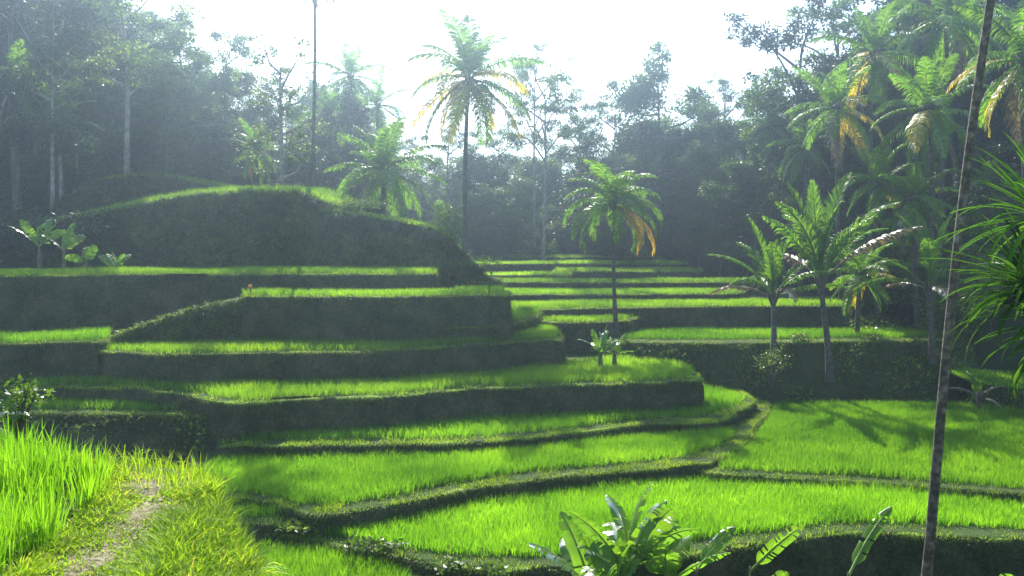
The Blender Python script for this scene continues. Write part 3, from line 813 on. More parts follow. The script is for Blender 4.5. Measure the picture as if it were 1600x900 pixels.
# ------------------------------------------------------------------ palms
def frond_mesh(name, L, elev, curl, leaf=.5, droop=.6, n=46, seed=0, stiff=0.0, twist=0.0):
    """a feather frond in the local XZ plane: stalk with leaflets down both sides"""
    r_ = np.random.default_rng(seed)
    K = 16
    pts = [np.zeros(3)]; a = elev
    for k in range(K):
        t = (k + 1) / K
        a = elev - curl * t ** 1.5
        pts.append(pts[-1] + np.array([math.cos(a), math.sin(twist * t) * .25, math.sin(a)]) * L / K)
    pts = np.array(pts)
    S = Acc(); S.add(*tube(pts, np.linspace(.035, .006, K + 1) * (L / 4 + .3), 5))
    A = Acc()
    s = np.linspace(.14 if not stiff else .24, 1.0, n)
    for side in (-1, 1):
        f = s * K; i = np.minimum(f.astype(int), K - 1); fr = (f - i)[:, None]
        p = pts[i] * (1 - fr) + pts[i + 1] * fr
        T = pts[i + 1] - pts[i]; T /= np.linalg.norm(T, axis=1)[:, None]
        S_ = np.array([0, 1.0, 0]) * side
        up = np.cross(T, np.tile([0, 1.0, 0], (n, 1))); up *= -np.sign(up[:, 2:3] + 1e-6) * -1
        ll = leaf * np.sin(np.pi * np.clip(s * .86 + .12, 0, 1)) ** .6 * r_.uniform(.8, 1.1, n) * L / 4
        fwd = (.35 if not stiff else 1.1) + .9 * s[:, None] ** 2 + r_.normal(0, .16, (n, 1))
        d0 = T * fwd + S_ * (1.0 if not stiff else .7) + up * (.25 + stiff); d0 /= np.linalg.norm(d0, axis=1)[:, None]
        dr = droop * r_.uniform(.6, 1.4, (n, 1))
        d1 = d0 + np.array([0, 0, -1.0]) * dr; d1 /= np.linalg.norm(d1, axis=1)[:, None]
        d2 = d1 + np.array([0, 0, -1.0]) * dr * 1.2; d2 /= np.linalg.norm(d2, axis=1)[:, None]
        l3 = (ll / 3)[:, None]
        w = (.036 + .014 * r_.random(n))[:, None] * (L / 4 * .5 + .5)
        wd = T * .85 + up * .5 * r_.uniform(-1, 1, (n, 1)); wd /= np.linalg.norm(wd, axis=1)[:, None]
        q1 = p + d0 * l3; q2 = q1 + d1 * l3; q3 = q2 + d2 * l3
        V = np.stack([p - wd * w * .5, p + wd * w * .5, q1 - wd * w, q1 + wd * w, q2 - wd * w * .75, q2 + wd * w * .75, q3], 1)
        b = (np.arange(n) * 7)[:, None]
        Q = np.concatenate([b + [0, 1, 3, 2], b + [2, 3, 5, 4]]); T3 = b + [4, 5, 6]
        A.add(V.reshape(-1, 3), Q, T3, np.repeat(np.clip(r_.random(n) * .6 + .2 + .2 * s, 0, 1), 7))
    v, q, t3, aa = np.concatenate(S.V), np.concatenate(S.Q), None, np.concatenate(S.A)
    A.add(v, q, np.concatenate(S.T), aa * .9)
    return A.mesh(name)
FR = {}
def frond(elev, curl, droop, key):
    k = (round(elev, 1), round(curl, 1), round(droop, 1), key)
    if k not in FR:
        me = frond_mesh('frond', 4.0, elev, curl, leaf=1.0 if key != 'young' else .74, droop=droop, n=54 if key != 'young' else 60, seed=len(FR), stiff=.2 if key == 'young' else 0)
        me.materials.append(M['palm'])
        FR[k] = me
    return FR[k]
FRM = {}
def frond_col(me, mat):
    k = (me.name, mat)
    if k not in FRM:
        m = me.copy(); m.materials.clear(); m.materials.append(M[mat]); FRM[k] = m
    return FRM[k]
def palm(crown, base, L, nf, label, rad=.14, lean=.3, seed=0, young=False, cadd=0.0, yellow=0, orange=0, dry=2, group=None, bark='palmbark', emin=-60, emax=88, name='coconut_palm', nuts=False, cat='palm'):
    r_ = random.Random(seed + 11)
    root = empty(name, tuple(base)); tag(root, label, cat, group)
    top = np.array(crown) - np.array(base)
    H = np.linalg.norm(top)
    pts = []
    for k in range(15):
        t = k / 14
        s = t * t * .5 + t * .5 if lean > 0 else t
        p = np.array([top[0] * (t + lean * math.sin(math.pi * t) * .12), top[1] * t, top[2] * t])
        p[0] += math.sin(t * 5 + seed) * .03 * H * .2
        pts.append(p)
    pts[-1] = top
    pts.insert(0, pts[0] + np.array([0, 0, -.6]))
    rr = np.array([rad * (1.5 - .8 * (k / 15) ** .5) if k < 4 else rad * (1.05 - .35 * k / 15) for k in range(16)])
    A = Acc(); A.add(*tube(pts, rr, 9))
    link('trunk', A.mesh('trunk', True), M[bark], root)
    # crownshaft boots
    B = Acc()
    for k in range(8):
        a = k * 2.4; d = np.array([math.cos(a), math.sin(a), 0])
        B.add(*tube([top + d * rad * .4 - [0, 0, .35], top + d * rad * 1.6 + [0, 0, .05], top + d * rad * 2.2 + [0, 0, .35]], [.07, .06, .03], 5))
    cs_ = link('crown_shaft', B.mesh('crown_shaft', True), M['bark'], root)
    ga = 2.39996
    for i in range(nf):
        t = i / max(1, nf - 1)
        e = R(emax - (emax - emin) * t ** (1.0 if not young else 1.1)) + r_.uniform(-.1, .1)
        e = round(e / .2) * .2
        curl = (.45 if young else .75) + (.3 if t > .3 else 0) - (.35 if e < -.2 else 0) + cadd + r_.uniform(-.15, .25)
        curl = max(.2, round(curl / .3) * .3)
        dr = (.2 if young else .4) + .5 * t
        dr = round(dr / .2) * .2
        me = frond(e, curl, dr, 'young' if young else 'old')
        mat = 'palm'
        if i >= nf - dry: mat = 'palm_dry'
        elif i >= nf - dry - orange: mat = 'palm_org'
        elif yellow and i > nf * .35 and (i * 7 + seed) % max(2, int(nf * .65 / yellow)) == 0: mat = 'palm_yel'
        if mat != 'palm': me = frond_col(me, mat)
        s = L / 4.0 * r_.uniform(.85, 1.08) * (.75 if t < .08 else 1)
        az = i * ga + seed + r_.uniform(-.2, .2)
        if mat == 'palm_org': az = r_.uniform(-.5, .3)
        fo = link('frond', me, None, root, tuple(top), (r_.uniform(-.15, .15), 0, az), s)
        if mat == 'palm_org': fo['label'] = 'orange dying frond'
        if mat == 'palm_yel': fo['label'] = 'yellowing frond'
        if mat == 'palm_dry': fo['label'] = 'dry brown frond hanging down'
    if nuts:
        for k in range(6):
            a = k * 1.05; c = top + np.array([math.cos(a) * rad * 2.0, math.sin(a) * rad * 2.0, -.15 - (k % 2) * .2])
            C = Acc(); C.add(*tube([c + [0, 0, .13], c + [0, 0, .08], c, c - [0, 0, .09], c - [0, 0, .13]], [.02, .09, .12, .08, .01], 8))
            link('coconut', C.mesh('coconut', True), M['rachis'], cs_)
    return root
def gpt(px, d): x = xat(px, d); return np.array([x, d, float(gz(x, d))])
def C_(px, py, d): return at(px, py, d=d)

palm(C_(733, 122, 58), gpt(721, 58), 4.9, 29, 'tall coconut palm with golden lower fronds behind the leafy mound', .17, .2, 1, yellow=10, dry=0, nuts=True)
b = C_(600, 350, 54); palm(C_(599, 268, 54), b + [0, 0, -1.5], 4.0, 28, 'bushy short palm rising just behind the leafy mound', .17, 0, 2, emin=-50, emax=86, dry=1)
palm(C_(958, 318, 45.2), at(962, 507, d=45.4), 3.3, 26, 'lone slender palm with orange dying fronds on a small terrace', .105, .6, 3, orange=3, dry=1, emin=-35, emax=84, cadd=.6)
palm(C_(489, -45, 55), C_(493, 318, 55), 2.6, 18, 'very tall thin palm with its crown cut by the top edge', .12, .3, 4, emin=-70)
palm(C_(1208, 465, 43), at(1210, 545, d=42.2), 3.9, 14, 'young palm with a long arching frond on the bank, leftmost of three', .14, 0, 5, young=True, emin=18, emax=88, dry=2, nuts=False)
palm(C_(1283, 440, 42), at(1297, 576, d=41.4), 4.9, 15, 'tallest young palm with upright fronds on the overgrown bank', .16, .5, 6, young=True, emin=42, emax=90, dry=2, nuts=False)
palm(C_(1452, 452, 43), at(1456, 550, d=42.6), 4.2, 13, 'young palm beside the leaning lichen spotted trunk', .14, 0, 7, young=True, emin=5, emax=88, dry=2, nuts=False)
# hillside palms on the right
rp = [(1366, 85, 55, 4.0, 'high palm on the right hillside left of the tall ones', 3), (1308, 168, 52, 3.5, 'palm with hanging golden fronds on the right hillside', 4), (1478, 30, 51, 4.3, 'tallest palm of the right hillside against the dark trees', 0),
      (1452, 172, 46, 3.6, 'sunlit palm left of the leaning spotted trunk', 2), (1203, 198, 66, 2.8, 'small far palm on the right slope beneath the sky gap', 0), (1602, 95, 38, 3.9, 'palm cut by the right edge near the top corner', 3),
      (1378, 285, 50, 2.9, 'low bushy palm in the middle of the right slope', 1), (1428, 310, 47, 2.9, 'low palm with a bright fan beside the leaning trunk', 0), (1530, 70, 58, 3.8, 'shadowed palm behind the leaning trunk', 0),
      (1415, 15, 62, 3.6, 'back palm at the top edge of the right slope', 0), (1260, 230, 60, 2.8, 'half hidden palm at the left foot of the right slope', 0), (1545, 300, 54, 2.9, 'dark low palm right of the leaning trunk', 0),
      (1345, 430, 46, 2.4, 'short palm with feathery fronds behind the young ones', 2)]
for i, (px, py, d, L, lab, yl) in enumerate(rp):
    c = C_(px, py, d); b = gpt(px + (10 if i % 2 else -8), d)
    if b[2] > c[2] - 1: b[2] = c[2] - 1.2
    palm(c, b, L, 20, lab, .15, .3, 20 + i, yellow=yl, dry=1, group='palms on the right hillside')
lp = [(92, 190, 57, 3.2, 'palm with a pale trunk at the far left of the mound'), (25, 130, 56, 3.2, 'dark palm at the left edge among the trees'), (548, 120, 74, 3.8, 'dark palm against the bright sky right of the thin trunk'), (515, 175, 72, 3.4, 'dark palm just right of the very tall thin trunk'),
      (690, 345, 80, 3.0, 'faint palm in the haze left of the tall palm'), (1000, 330, 82, 3.0, 'faint palm in the mist behind the lone slender palm'), (400, 235, 62, 2.7, 'dim palm left of the feathery tree'), (590, 165, 80, 3.6, 'dark palm behind the bushy short one')]
for i, (px, py, d, L, lab) in enumerate(lp):
    palm(C_(px, py, d), gpt(px + 6, d), L, 18, lab, .14, .3, 50 + i, dry=1, group='palms among the forest trees', bark='bark_pale' if i == 0 else 'palmbark')
# leaning trunk in the foreground
base = at(1415, 1150, d=14.2); 
palm(at(1584, -250, d=14.2), base, 3.6, 16, 'leaning lichen spotted palm trunk crossing the right foreground', .085, -.2, 77, bark='spotbark', emin=-10, emax=85, dry=0, name='slender_palm')
palm(at(1632, -380, d=13.5), at(1618, 1200, d=13.5), 3.2, 14, 'second thin palm trunk grazing the right edge of the picture', .07, 0, 78, bark='spotbark', emin=0, emax=85, dry=0, name='slender_palm')

# ------------------------------------------------------------------ broadleaf trees
def tree_proto(kind, seed):
    r_ = np.random.default_rng(seed)
    H = 16.0
    S = Acc(); A = Acc()
    if kind == 'dense':   fork, Rx, nc, per, lf, flat, rc = .2, 5.0, 115, 135, .36, .75, 1.0
    elif kind == 'bushy': fork, Rx, nc, per, lf, flat, rc = .06, 4.6, 140, 135, .38, .8, 1.15
    elif kind == 'open':  fork, Rx, nc, per, lf, flat, rc = .45, 5.2, 60, 95, .30, .55, .85
    elif kind == 'umbrella': fork, Rx, nc, per, lf, flat, rc = .55, 5.6, 60, 105, .28, .22, 1.05
    elif kind == 'feathery': fork, Rx, nc, per, lf, flat, rc = .22, 2.9, 70, 70, .27, .8, .6
    elif kind == 'tall':  fork, Rx, nc, per, lf, flat, rc = .52, 4.6, 62, 100, .32, .5, .95
    lean = r_.normal(0, .35, 2)
    tr = [np.array([lean[0] * t * t + .15 * math.sin(t * 6 + seed), lean[1] * t * t, H * t * .92]) for t in np.linspace(0, 1, 12)]
    tr = np.array(tr); tr[0, 2] = -.8
    S.add(*tube(tr[:11], np.linspace(.26, .07, 11), 8))
    nl = {'feathery': 14, 'bushy': 16}.get(kind, 9)
    ends = []
    for i in range(nl):
        t0 = fork + (.9 - fork) * (i + .5) / nl
        p0 = np.array([np.interp(t0, np.linspace(0, 1, 12), tr[:, k]) for k in range(3)])
        az = i * 2.4 + r_.uniform(-.4, .4)
        shape = math.sin(math.pi * (0.22 + .68 * (t0 - fork) / (1 - fork))) if kind != 'umbrella' else .75 + .25 * r_.random()
        rr = Rx * shape * r_.uniform(.7, 1.1)
        rise = {'bushy': .9, 'dense': 1.6, 'open': 2.6, 'umbrella': 2.2, 'feathery': 2.6, 'tall': 2.6}[kind]
        e = p0 + np.array([math.cos(az) * rr, math.sin(az) * rr, rise * r_.uniform(.6, 1.2)])
        m_ = (p0 + e) / 2 + np.array([0, 0, -.3 if kind != 'umbrella' else .4]) + r_.normal(0, .25, 3)
        c = catmull([p0, m_, e], .8)
        S.add(*tube(c, np.linspace(.10, .025, len(c)), 5))
        ends.append((p0, m_, e))
        for k in range(3):
            t = r_.uniform(.4, .9); q = p0 * (1 - t) + e * t
            e2 = q + np.array([r_.normal(0, 1.3), r_.normal(0, 1.3), r_.uniform(.2, 1.5)])
            S.add(*tube([q, (q + e2) / 2 + r_.normal(0, .1, 3), e2], [.035, .025, .012], 4))
            ends.append((q, (q + e2) / 2, e2))
    cs = []
    for i in range(nc):
        p0, m_, e = ends[r_.integers(len(ends))]
        t = r_.uniform(.5, 1.08)
        c = p0 * (1 - t) ** 2 + 2 * m_ * t * (1 - t) + e * t * t + r_.normal(0, .55, 3) * [1, 1, .6]
        cs.append(c)
    if kind in ('dense', 'open'):
        cs += [tr[-1] + r_.normal(0, .8, 3) for _ in range(7)]
    for c in cs:
        n = int(per * r_.uniform(.5, 1.4))
        g = r_.normal(size=(n, 3)); g /= np.linalg.norm(g, axis=1)[:, None]
        rad = rc * r_.uniform(.6, 1.35)
        P = c + g * (r_.random(n) ** .45)[:, None] * rad * np.array([1, 1, flat * .8])
        cv = r_.random()
        A.add(*rhombs(P, lf * r_.uniform(.6, 1.25, n), .5, v=np.clip(cv * .65 + r_.random(n) * .35, 0, 1), upbias=1.3))
    return S.mesh('trunk', True), A.mesh('crown')
PROT = {}
for kind, seeds in (('dense', (1, 2, 3, 4)), ('bushy', (12, 13, 14)), ('open', (5, 6)), ('umbrella', (7, 8)), ('feathery', (9,)), ('tall', (10, 11))):
    PROT[kind] = [tree_proto(kind, s) for s in seeds]
MATC = {}
def tree(kind, px, ytop, d, label, leaf='leaf', bark='bark', wide=1.0, seed=0, group=None, name='broadleaf_tree', ybase=None, cat='tree', v=0):
    x = xat(px, d)
    gzv = float(gz(x, d)) if ybase is None else C_(px, ybase, d)[2]
    H = C_(px, ytop, d)[2] - gzv
    tm, cm = PROT[kind][v % len(PROT[kind])]
    s = max(H, 3) / 16.0
    root = empty(name, (x, d, gzv), (seed * 1.7) % 6.28); tag(root, label, cat, group)
    sx = s * wide if s > .6 else s * wide * 1.15
    def mm(me, m):
        k = (me.name, m)
        if k not in MATC:
            c = me.copy(); c.materials.clear(); c.materials.append(M[m]); MATC[k] = c
        return MATC[k]
    link('trunk', mm(tm, bark), None, root, sc=(sx, sx, s))
    link('crown', mm(cm, leaf), None, root, sc=(sx, sx, s))
    return root
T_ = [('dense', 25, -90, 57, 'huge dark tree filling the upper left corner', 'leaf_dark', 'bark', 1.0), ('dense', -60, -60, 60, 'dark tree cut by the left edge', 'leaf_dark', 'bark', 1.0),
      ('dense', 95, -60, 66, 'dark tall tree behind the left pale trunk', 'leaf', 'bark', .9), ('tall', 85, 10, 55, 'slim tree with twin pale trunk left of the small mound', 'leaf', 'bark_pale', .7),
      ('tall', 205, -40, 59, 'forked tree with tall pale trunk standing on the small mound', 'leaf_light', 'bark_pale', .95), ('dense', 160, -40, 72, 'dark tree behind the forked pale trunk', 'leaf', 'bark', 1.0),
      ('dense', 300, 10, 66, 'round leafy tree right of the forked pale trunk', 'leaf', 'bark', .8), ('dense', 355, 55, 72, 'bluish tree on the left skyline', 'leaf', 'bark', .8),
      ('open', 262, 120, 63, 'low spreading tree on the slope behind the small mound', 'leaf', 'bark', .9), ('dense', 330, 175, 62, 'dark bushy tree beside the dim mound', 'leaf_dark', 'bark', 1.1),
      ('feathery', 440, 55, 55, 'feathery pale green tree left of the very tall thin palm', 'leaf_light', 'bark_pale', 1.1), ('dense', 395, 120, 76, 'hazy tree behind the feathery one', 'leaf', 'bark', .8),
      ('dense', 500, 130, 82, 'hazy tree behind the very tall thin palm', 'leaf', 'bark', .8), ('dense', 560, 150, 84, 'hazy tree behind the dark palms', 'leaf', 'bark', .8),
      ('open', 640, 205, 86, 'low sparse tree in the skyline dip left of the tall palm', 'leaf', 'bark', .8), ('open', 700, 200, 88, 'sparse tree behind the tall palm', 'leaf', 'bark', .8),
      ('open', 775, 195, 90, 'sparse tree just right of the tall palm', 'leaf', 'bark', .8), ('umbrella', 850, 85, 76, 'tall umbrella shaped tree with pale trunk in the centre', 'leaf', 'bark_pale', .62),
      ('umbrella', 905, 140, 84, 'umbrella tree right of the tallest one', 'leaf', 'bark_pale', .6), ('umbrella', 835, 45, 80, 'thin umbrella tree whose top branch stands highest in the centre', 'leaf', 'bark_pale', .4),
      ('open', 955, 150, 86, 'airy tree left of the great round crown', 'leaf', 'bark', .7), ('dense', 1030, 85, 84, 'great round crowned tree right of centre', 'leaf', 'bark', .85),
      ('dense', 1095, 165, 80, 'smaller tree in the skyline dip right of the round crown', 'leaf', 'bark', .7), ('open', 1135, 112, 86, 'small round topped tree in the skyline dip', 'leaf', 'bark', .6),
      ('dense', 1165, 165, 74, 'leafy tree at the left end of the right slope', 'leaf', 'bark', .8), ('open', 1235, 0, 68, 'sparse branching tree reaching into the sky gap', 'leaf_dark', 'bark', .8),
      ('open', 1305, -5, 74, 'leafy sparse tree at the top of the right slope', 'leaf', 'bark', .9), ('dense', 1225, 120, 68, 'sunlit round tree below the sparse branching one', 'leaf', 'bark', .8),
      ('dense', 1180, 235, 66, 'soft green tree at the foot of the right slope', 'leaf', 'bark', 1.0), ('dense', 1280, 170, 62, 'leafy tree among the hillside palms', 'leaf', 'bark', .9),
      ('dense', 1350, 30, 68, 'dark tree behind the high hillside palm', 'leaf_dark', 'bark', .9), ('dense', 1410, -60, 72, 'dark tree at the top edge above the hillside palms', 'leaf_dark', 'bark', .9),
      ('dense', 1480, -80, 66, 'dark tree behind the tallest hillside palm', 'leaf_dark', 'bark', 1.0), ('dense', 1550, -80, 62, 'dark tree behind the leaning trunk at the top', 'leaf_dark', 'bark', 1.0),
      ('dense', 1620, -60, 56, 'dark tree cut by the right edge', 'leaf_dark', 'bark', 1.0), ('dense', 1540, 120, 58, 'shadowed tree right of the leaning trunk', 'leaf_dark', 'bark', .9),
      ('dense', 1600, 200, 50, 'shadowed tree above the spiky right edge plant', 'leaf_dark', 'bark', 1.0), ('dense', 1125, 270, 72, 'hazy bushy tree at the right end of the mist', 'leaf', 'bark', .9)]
for i, (k, px, yt, d, lab, lf, bk, w) in enumerate(T_):
    tree(k, px, yt, d, lab, lf, bk, w, seed=i, v=i)
sky_x = [-100, 0, 200, 330, 370, 450, 500, 560, 620, 700, 800, 850, 930, 960, 1000, 1060, 1100, 1140, 1180, 1230, 1300, 1400, 1700]
sky_y = [-60, -60, -40, 10, 90, 90, 110, 120, 210, 215, 215, 190, 190, 190, 130, 130, 190, 170, 150, 60, 40, -20, -40]
fr = random.Random(5)
zones = [(-80, 250, 'dark forest tree in the left background', 'background trees on the left'), (250, 620, 'hazy forest tree behind the left palms', 'background trees left of centre'), (620, 1120, 'bluish forest tree standing in the mist', 'background trees in the mist'), (1120, 1700, 'dense forest tree on the right slope', 'background trees on the right')]
N_ = 84
N2_ = 34
for i in range(N_):
    px = -80 + (i + fr.random()) * 1760 / N_
    d = fr.uniform(72, 105) if 600 < px < 1130 else fr.uniform(64, 92)
    yt = np.interp(px, sky_x, sky_y) + fr.choice([15, 40, 70, 110, 150]) + fr.uniform(0, 20)
    for a, b_, lab, g in zones:
        if a <= px < b_:
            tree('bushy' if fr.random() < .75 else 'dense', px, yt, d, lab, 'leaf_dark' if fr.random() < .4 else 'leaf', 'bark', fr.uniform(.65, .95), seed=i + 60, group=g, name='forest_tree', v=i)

for i in range(N2_):
    px = 470 + (i + fr.random()) * 680 / N2_
    yt = np.interp(px, sky_x, sky_y) + fr.uniform(5, 90)
    lab, g = [(l, g_) for a, b_, l, g_ in zones if a <= px < b_][0]
    tree('bushy', px, yt, fr.uniform(90, 112), lab, 'leaf', 'bark', fr.uniform(.8, 1.1), seed=i + 160, group=g, name='forest_tree', v=i)

for i in range(24):
    px = -60 + (i + fr.random()) * 560 / 24
    yt = np.interp(px, sky_x, sky_y) + fr.uniform(40, 170)
    lab, g = [(l, g_) for a, b_, l, g_ in zones if a <= px < b_][0]
    tree('bushy', px, yt, fr.uniform(78, 100), lab, 'leaf', 'bark', fr.uniform(.8, 1.1), seed=i + 230, group=g, name='forest_tree', v=i)

# ------------------------------------------------------------------ shrubs
def shrub(px, ybase, d, h, w, label, leaf='leaf', seed=0, leafs=.12, n=1400, group=None, name='shrub', on_ground=False, flat=.8):
    r_ = np.random.default_rng(seed + 400)
    b = C_(px, ybase, d) if not on_ground else gpt(px, d)
    root = empty(name, tuple(b)); tag(root, label, name.replace('_', ' '), group)
    S = Acc(); A = Acc()
    nb = 7
    for i in range(nb):
        az = i * 2.4 + r_.uniform(-.3, .3); rr = w * .5 * r_.uniform(.3, .9)
        e = np.array([math.cos(az) * rr, math.sin(az) * rr, h * r_.uniform(.55, 1.0)])
        S.add(*tube([np.zeros(3), e * [.35, .35, .5], e], [.025 * h ** .5, .018 * h ** .5, .006], 5))
        m = n // nb
        g = r_.normal(size=(m, 3)) * [.28, .28, .22 * flat] * np.array([w, w, h]) * .5
        A.add(*rhombs(e * r_.uniform(.75, 1.0, (m, 1)) + g, leafs * r_.uniform(.6, 1.3, m), .55, v=np.clip(r_.random() * .4 + r_.random(m) * .6, 0, 1), upbias=.5))
    link('stems', S.mesh('stems', True), M['bark'], root)
    link('foliage', A.mesh('foliage'), M[leaf], root)
    return root
shrub(702, 400, 47.3, 2.6, 1.9, 'pale leafy shrub on the tip of the leafy mound', 'leaf_light', 1, .17, 900)
def small_tree():
    b = at(764, 460, z=-2.1); root = empty('young_tree', tuple(b)); tag(root, 'little bare stemmed tree at the end of the sixth terrace', 'tree')
    S = Acc(); A = Acc()
    pts = np.array([[0, 0, -.1], [.02, 0, .4], [.1, 0, .85], [.13, 0, 1.05]])
    S.add(*tube(pts, [.03, .025, .02, .015], 6))
    for (dx, dz, dy) in ((-.42, .42, .1), (.3, .3, -.1), (-.15, .45, 0), (.05, .3, .2), (-.35, .25, -.2)):
        e = pts[-1] + [dx, dy, dz]; S.add(*tube([pts[2], (pts[-1] + e) / 2, e], [.013, .01, .005], 5))
        P = e + rng.normal(0, .09, (38, 3)); A.add(*rhombs(P, rng.uniform(.06, .13, 38), .5))
    link('trunk', S.mesh('trunk', True), M['bark'], root); link('crown', A.mesh('crown'), M['leaf_light'], root)
small_tree()
shrub(560, 335, 48, .9, 3.2, 'brown tinted low bush on the shoulder of the mound', 'hedge', 2, .12, 1500)
shrub(1205, 606, 40.6, 2.0, 1.3, 'lacy pale bush on the dark bank under the leftmost young palm', 'leaf_light', 3, .12, 700)
shrub(1250, 545, 42.3, .7, 1.1, 'small pale leafed bush between the two left young palms', 'leaf_light', 4, .12, 420)
shrub(1365, 545, 42.4, .7, .8, 'small weed bush hanging over the bank between young palms', 'leaf_light', 5, .11, 300)
shrub(30, 690, 7.4, .5, .5, 'dark leafy weed behind the tall near rice', 'leaf', 6, .05, 420)
for i, (px, py, d, h, lab) in enumerate([(560, 872, 21.8, .45, 'broad leafed weed at the lower dike, left one of a pair'), (600, 876, 21.6, .5, 'broad leafed weed at the lower dike, right one of a pair'), (705, 905, 20.5, .5, 'weed clump at the bottom edge left of the bananas'), (765, 912, 20.2, .45, 'weed clump at the bottom edge near the bananas'), (465, 836, 23, .3, 'trailing weed on the corner of the front dike'), (380, 830, 12, .25, 'weed tuft beside the path bank edge')]):
    if i == 5: continue
    shrub(px, py, d, h, .9, lab, 'leaf' if i != 4 else 'leaf_light', 10 + i, .16, 150, name='weed_plant', group='weeds along the lower dike', flat=.5)
sr = random.Random(9)
for i in range(26):       # bushes covering the foot of the right slope
    px = sr.uniform(1350, 1640); d = sr.uniform(45.5, 54)
    x = xat(px, d)
    shrub(px, 0, d, sr.uniform(1.0, 2.2), sr.uniform(1.8, 3.2), 'tangled leafy bush at the foot of the right slope', 'leaf_light' if i % 3 else 'hedge', 40 + i, .2, 1300, group='bushes at the foot of the right slope', on_ground=True)
for i in range(14):
    px = sr.uniform(-60, 130); d = sr.uniform(46, 52)
    shrub(px, sr.uniform(385, 412), d, sr.uniform(1.2, 2.4), sr.uniform(2, 3), 'dark bush left of the leafy mound', 'leaf_dark', 80 + i, .2, 1300, group='bushes left of the leafy mound')
def undergrowth():
    n = 90000
    y = rng.uniform(46, 125, n); px = rng.uniform(-120, 1720, n); x = (px - 800) / F * y
    keep = ~((px > 700) & (px < 1140) & (y < 84)) & ~((x > -7) & (px < 1340) & (y < 62))
    x, y = x[keep], y[keep]; n = len(x)
    z = gz(x, y)
    cl = np.array([nz(a * .25, b * .25, 6) for a, b in zip(x, y)])
    hgt = np.clip(.6 + cl * 2.2, .15, 2.6) * np.interp(y, [46, 70, 120], [.5, 1, 1.6])
    P = np.column_stack([x, y, z + rng.random(n) ** .6 * hgt])
    A = Acc(); A.add(*rhombs(P, rng.uniform(.25, .6, n) * np.interp(y, [46, 120], [.7, 1.4]), .5, v=np.clip(rng.random(n) * .6 + cl + .2, 0, 1)))
    o = link('undergrowth', A.mesh('undergrowth'), M['leaf_dark']); tag(o, 'dense undergrowth covering the forest slopes', 'undergrowth', kind='stuff')
    n = 46000
    y = rng.uniform(13, 46, n); x = rng.uniform(-18, 24, n)
    P = np.column_stack([x, y, np.zeros(n)]); P = P[~covered(P, -9)]
    P = P[~inpoly(P, near['poly'])]
    P[:, 2] = gz(P[:, 0], P[:, 1]); n = len(P)
    A = Acc(); A.add(*blades(P, rng.uniform(.1, .42, n), .03, rng.uniform(0, 6.28, n), rng.uniform(.2, .9, n), rng.uniform(0, .6, n), 2))
    P2 = P[rng.random(n) < .4] + [0, 0, .12]; A.add(*rhombs(P2, rng.uniform(.08, .2, len(P2)), .5))
    o = link('wild_grass', A.mesh('wild_grass'), M['bankgrass']); tag(o, 'wild grass on the low ground between the terraces', 'grass', kind='stuff')
undergrowth()

# ------------------------------------------------------------------ bananas
def banana_leaf(L, Wd, elev, curl, seed, fold=.35, tear=.7, roll=0.0):
    r_ = np.random.default_rng(seed)
    K = 22; pet = .16
    pts = [np.zeros(3)]
    for k in range(K):
        t = (k + 1) / K; a = elev - curl * t ** 1.6
        pts.append(pts[-1] + np.array([math.cos(a), 0, math.sin(a)]) * L / K)
    pts = np.array(pts)
    S = Acc(); S.add(*tube(pts, np.linspace(.03, .004, K + 1) * L / 1.6, 6))
    A = Acc()
    for side in (-1, 1):
        cut = [0]
        V = []; m = 5; ts = np.linspace(pet, 1, 34)
        gaps = r_.random(34) < tear * .35
        dr = 0
        cols = []
        for j, t in enumerate(ts):
            f = t * K; i = min(int(f), K - 1); fr_ = f - i
            p = pts[i] * (1 - fr_) + pts[i + 1] * fr_
            T = pts[i + 1] - pts[i]; T /= np.linalg.norm(T)
            up0 = np.array([-T[2], 0, T[0]]); cr, sr_ = math.cos(roll), math.sin(roll)
            sv = np.array([0, 1.0, 0]) * cr + up0 * sr_; up = up0 * cr - np.array([0, 1.0, 0]) * sr_
            s = (t - pet) / (1 - pet)
            w = Wd * .5 * (min(1, (s / .12)) ** .5) * (1 - max(0, (s - .62) / .38) ** 2.0) ** .75 if s < 1 else 0.004
            if gaps[j]: dr = r_.uniform(-.35, .25)
            wave = .06 * math.sin(t * 22 + seed + side) + dr * .5
            row = []
            for q in range(m):
                u = q / (m - 1)
                row.append(p + sv * side * w * u * math.cos(fold + wave) + up * (w * u * math.sin(fold + wave) - w * u * u * (.45 + dr * .4)) + T * w * u * .18)
            V.append(row); cols.append(gaps[j])
        V = np.array(V); nrow = len(ts)
        Q = []
        for j in range(nrow - 1):
            if gaps[j] and j > 3: 
                Q.append((j * m, j * m + 1, (j + 1) * m + 1, (j + 1) * m))
                continue
            for q in range(m - 1):
                a = j * m + q; Q.append((a, a + 1, a + m + 1, a + m))
        A.add(V.reshape(-1, 3), np.array(Q), None, np.full(nrow * m, r_.uniform(.2, .9)))
    return A.mesh('leaf', True), S.mesh('midrib', True)
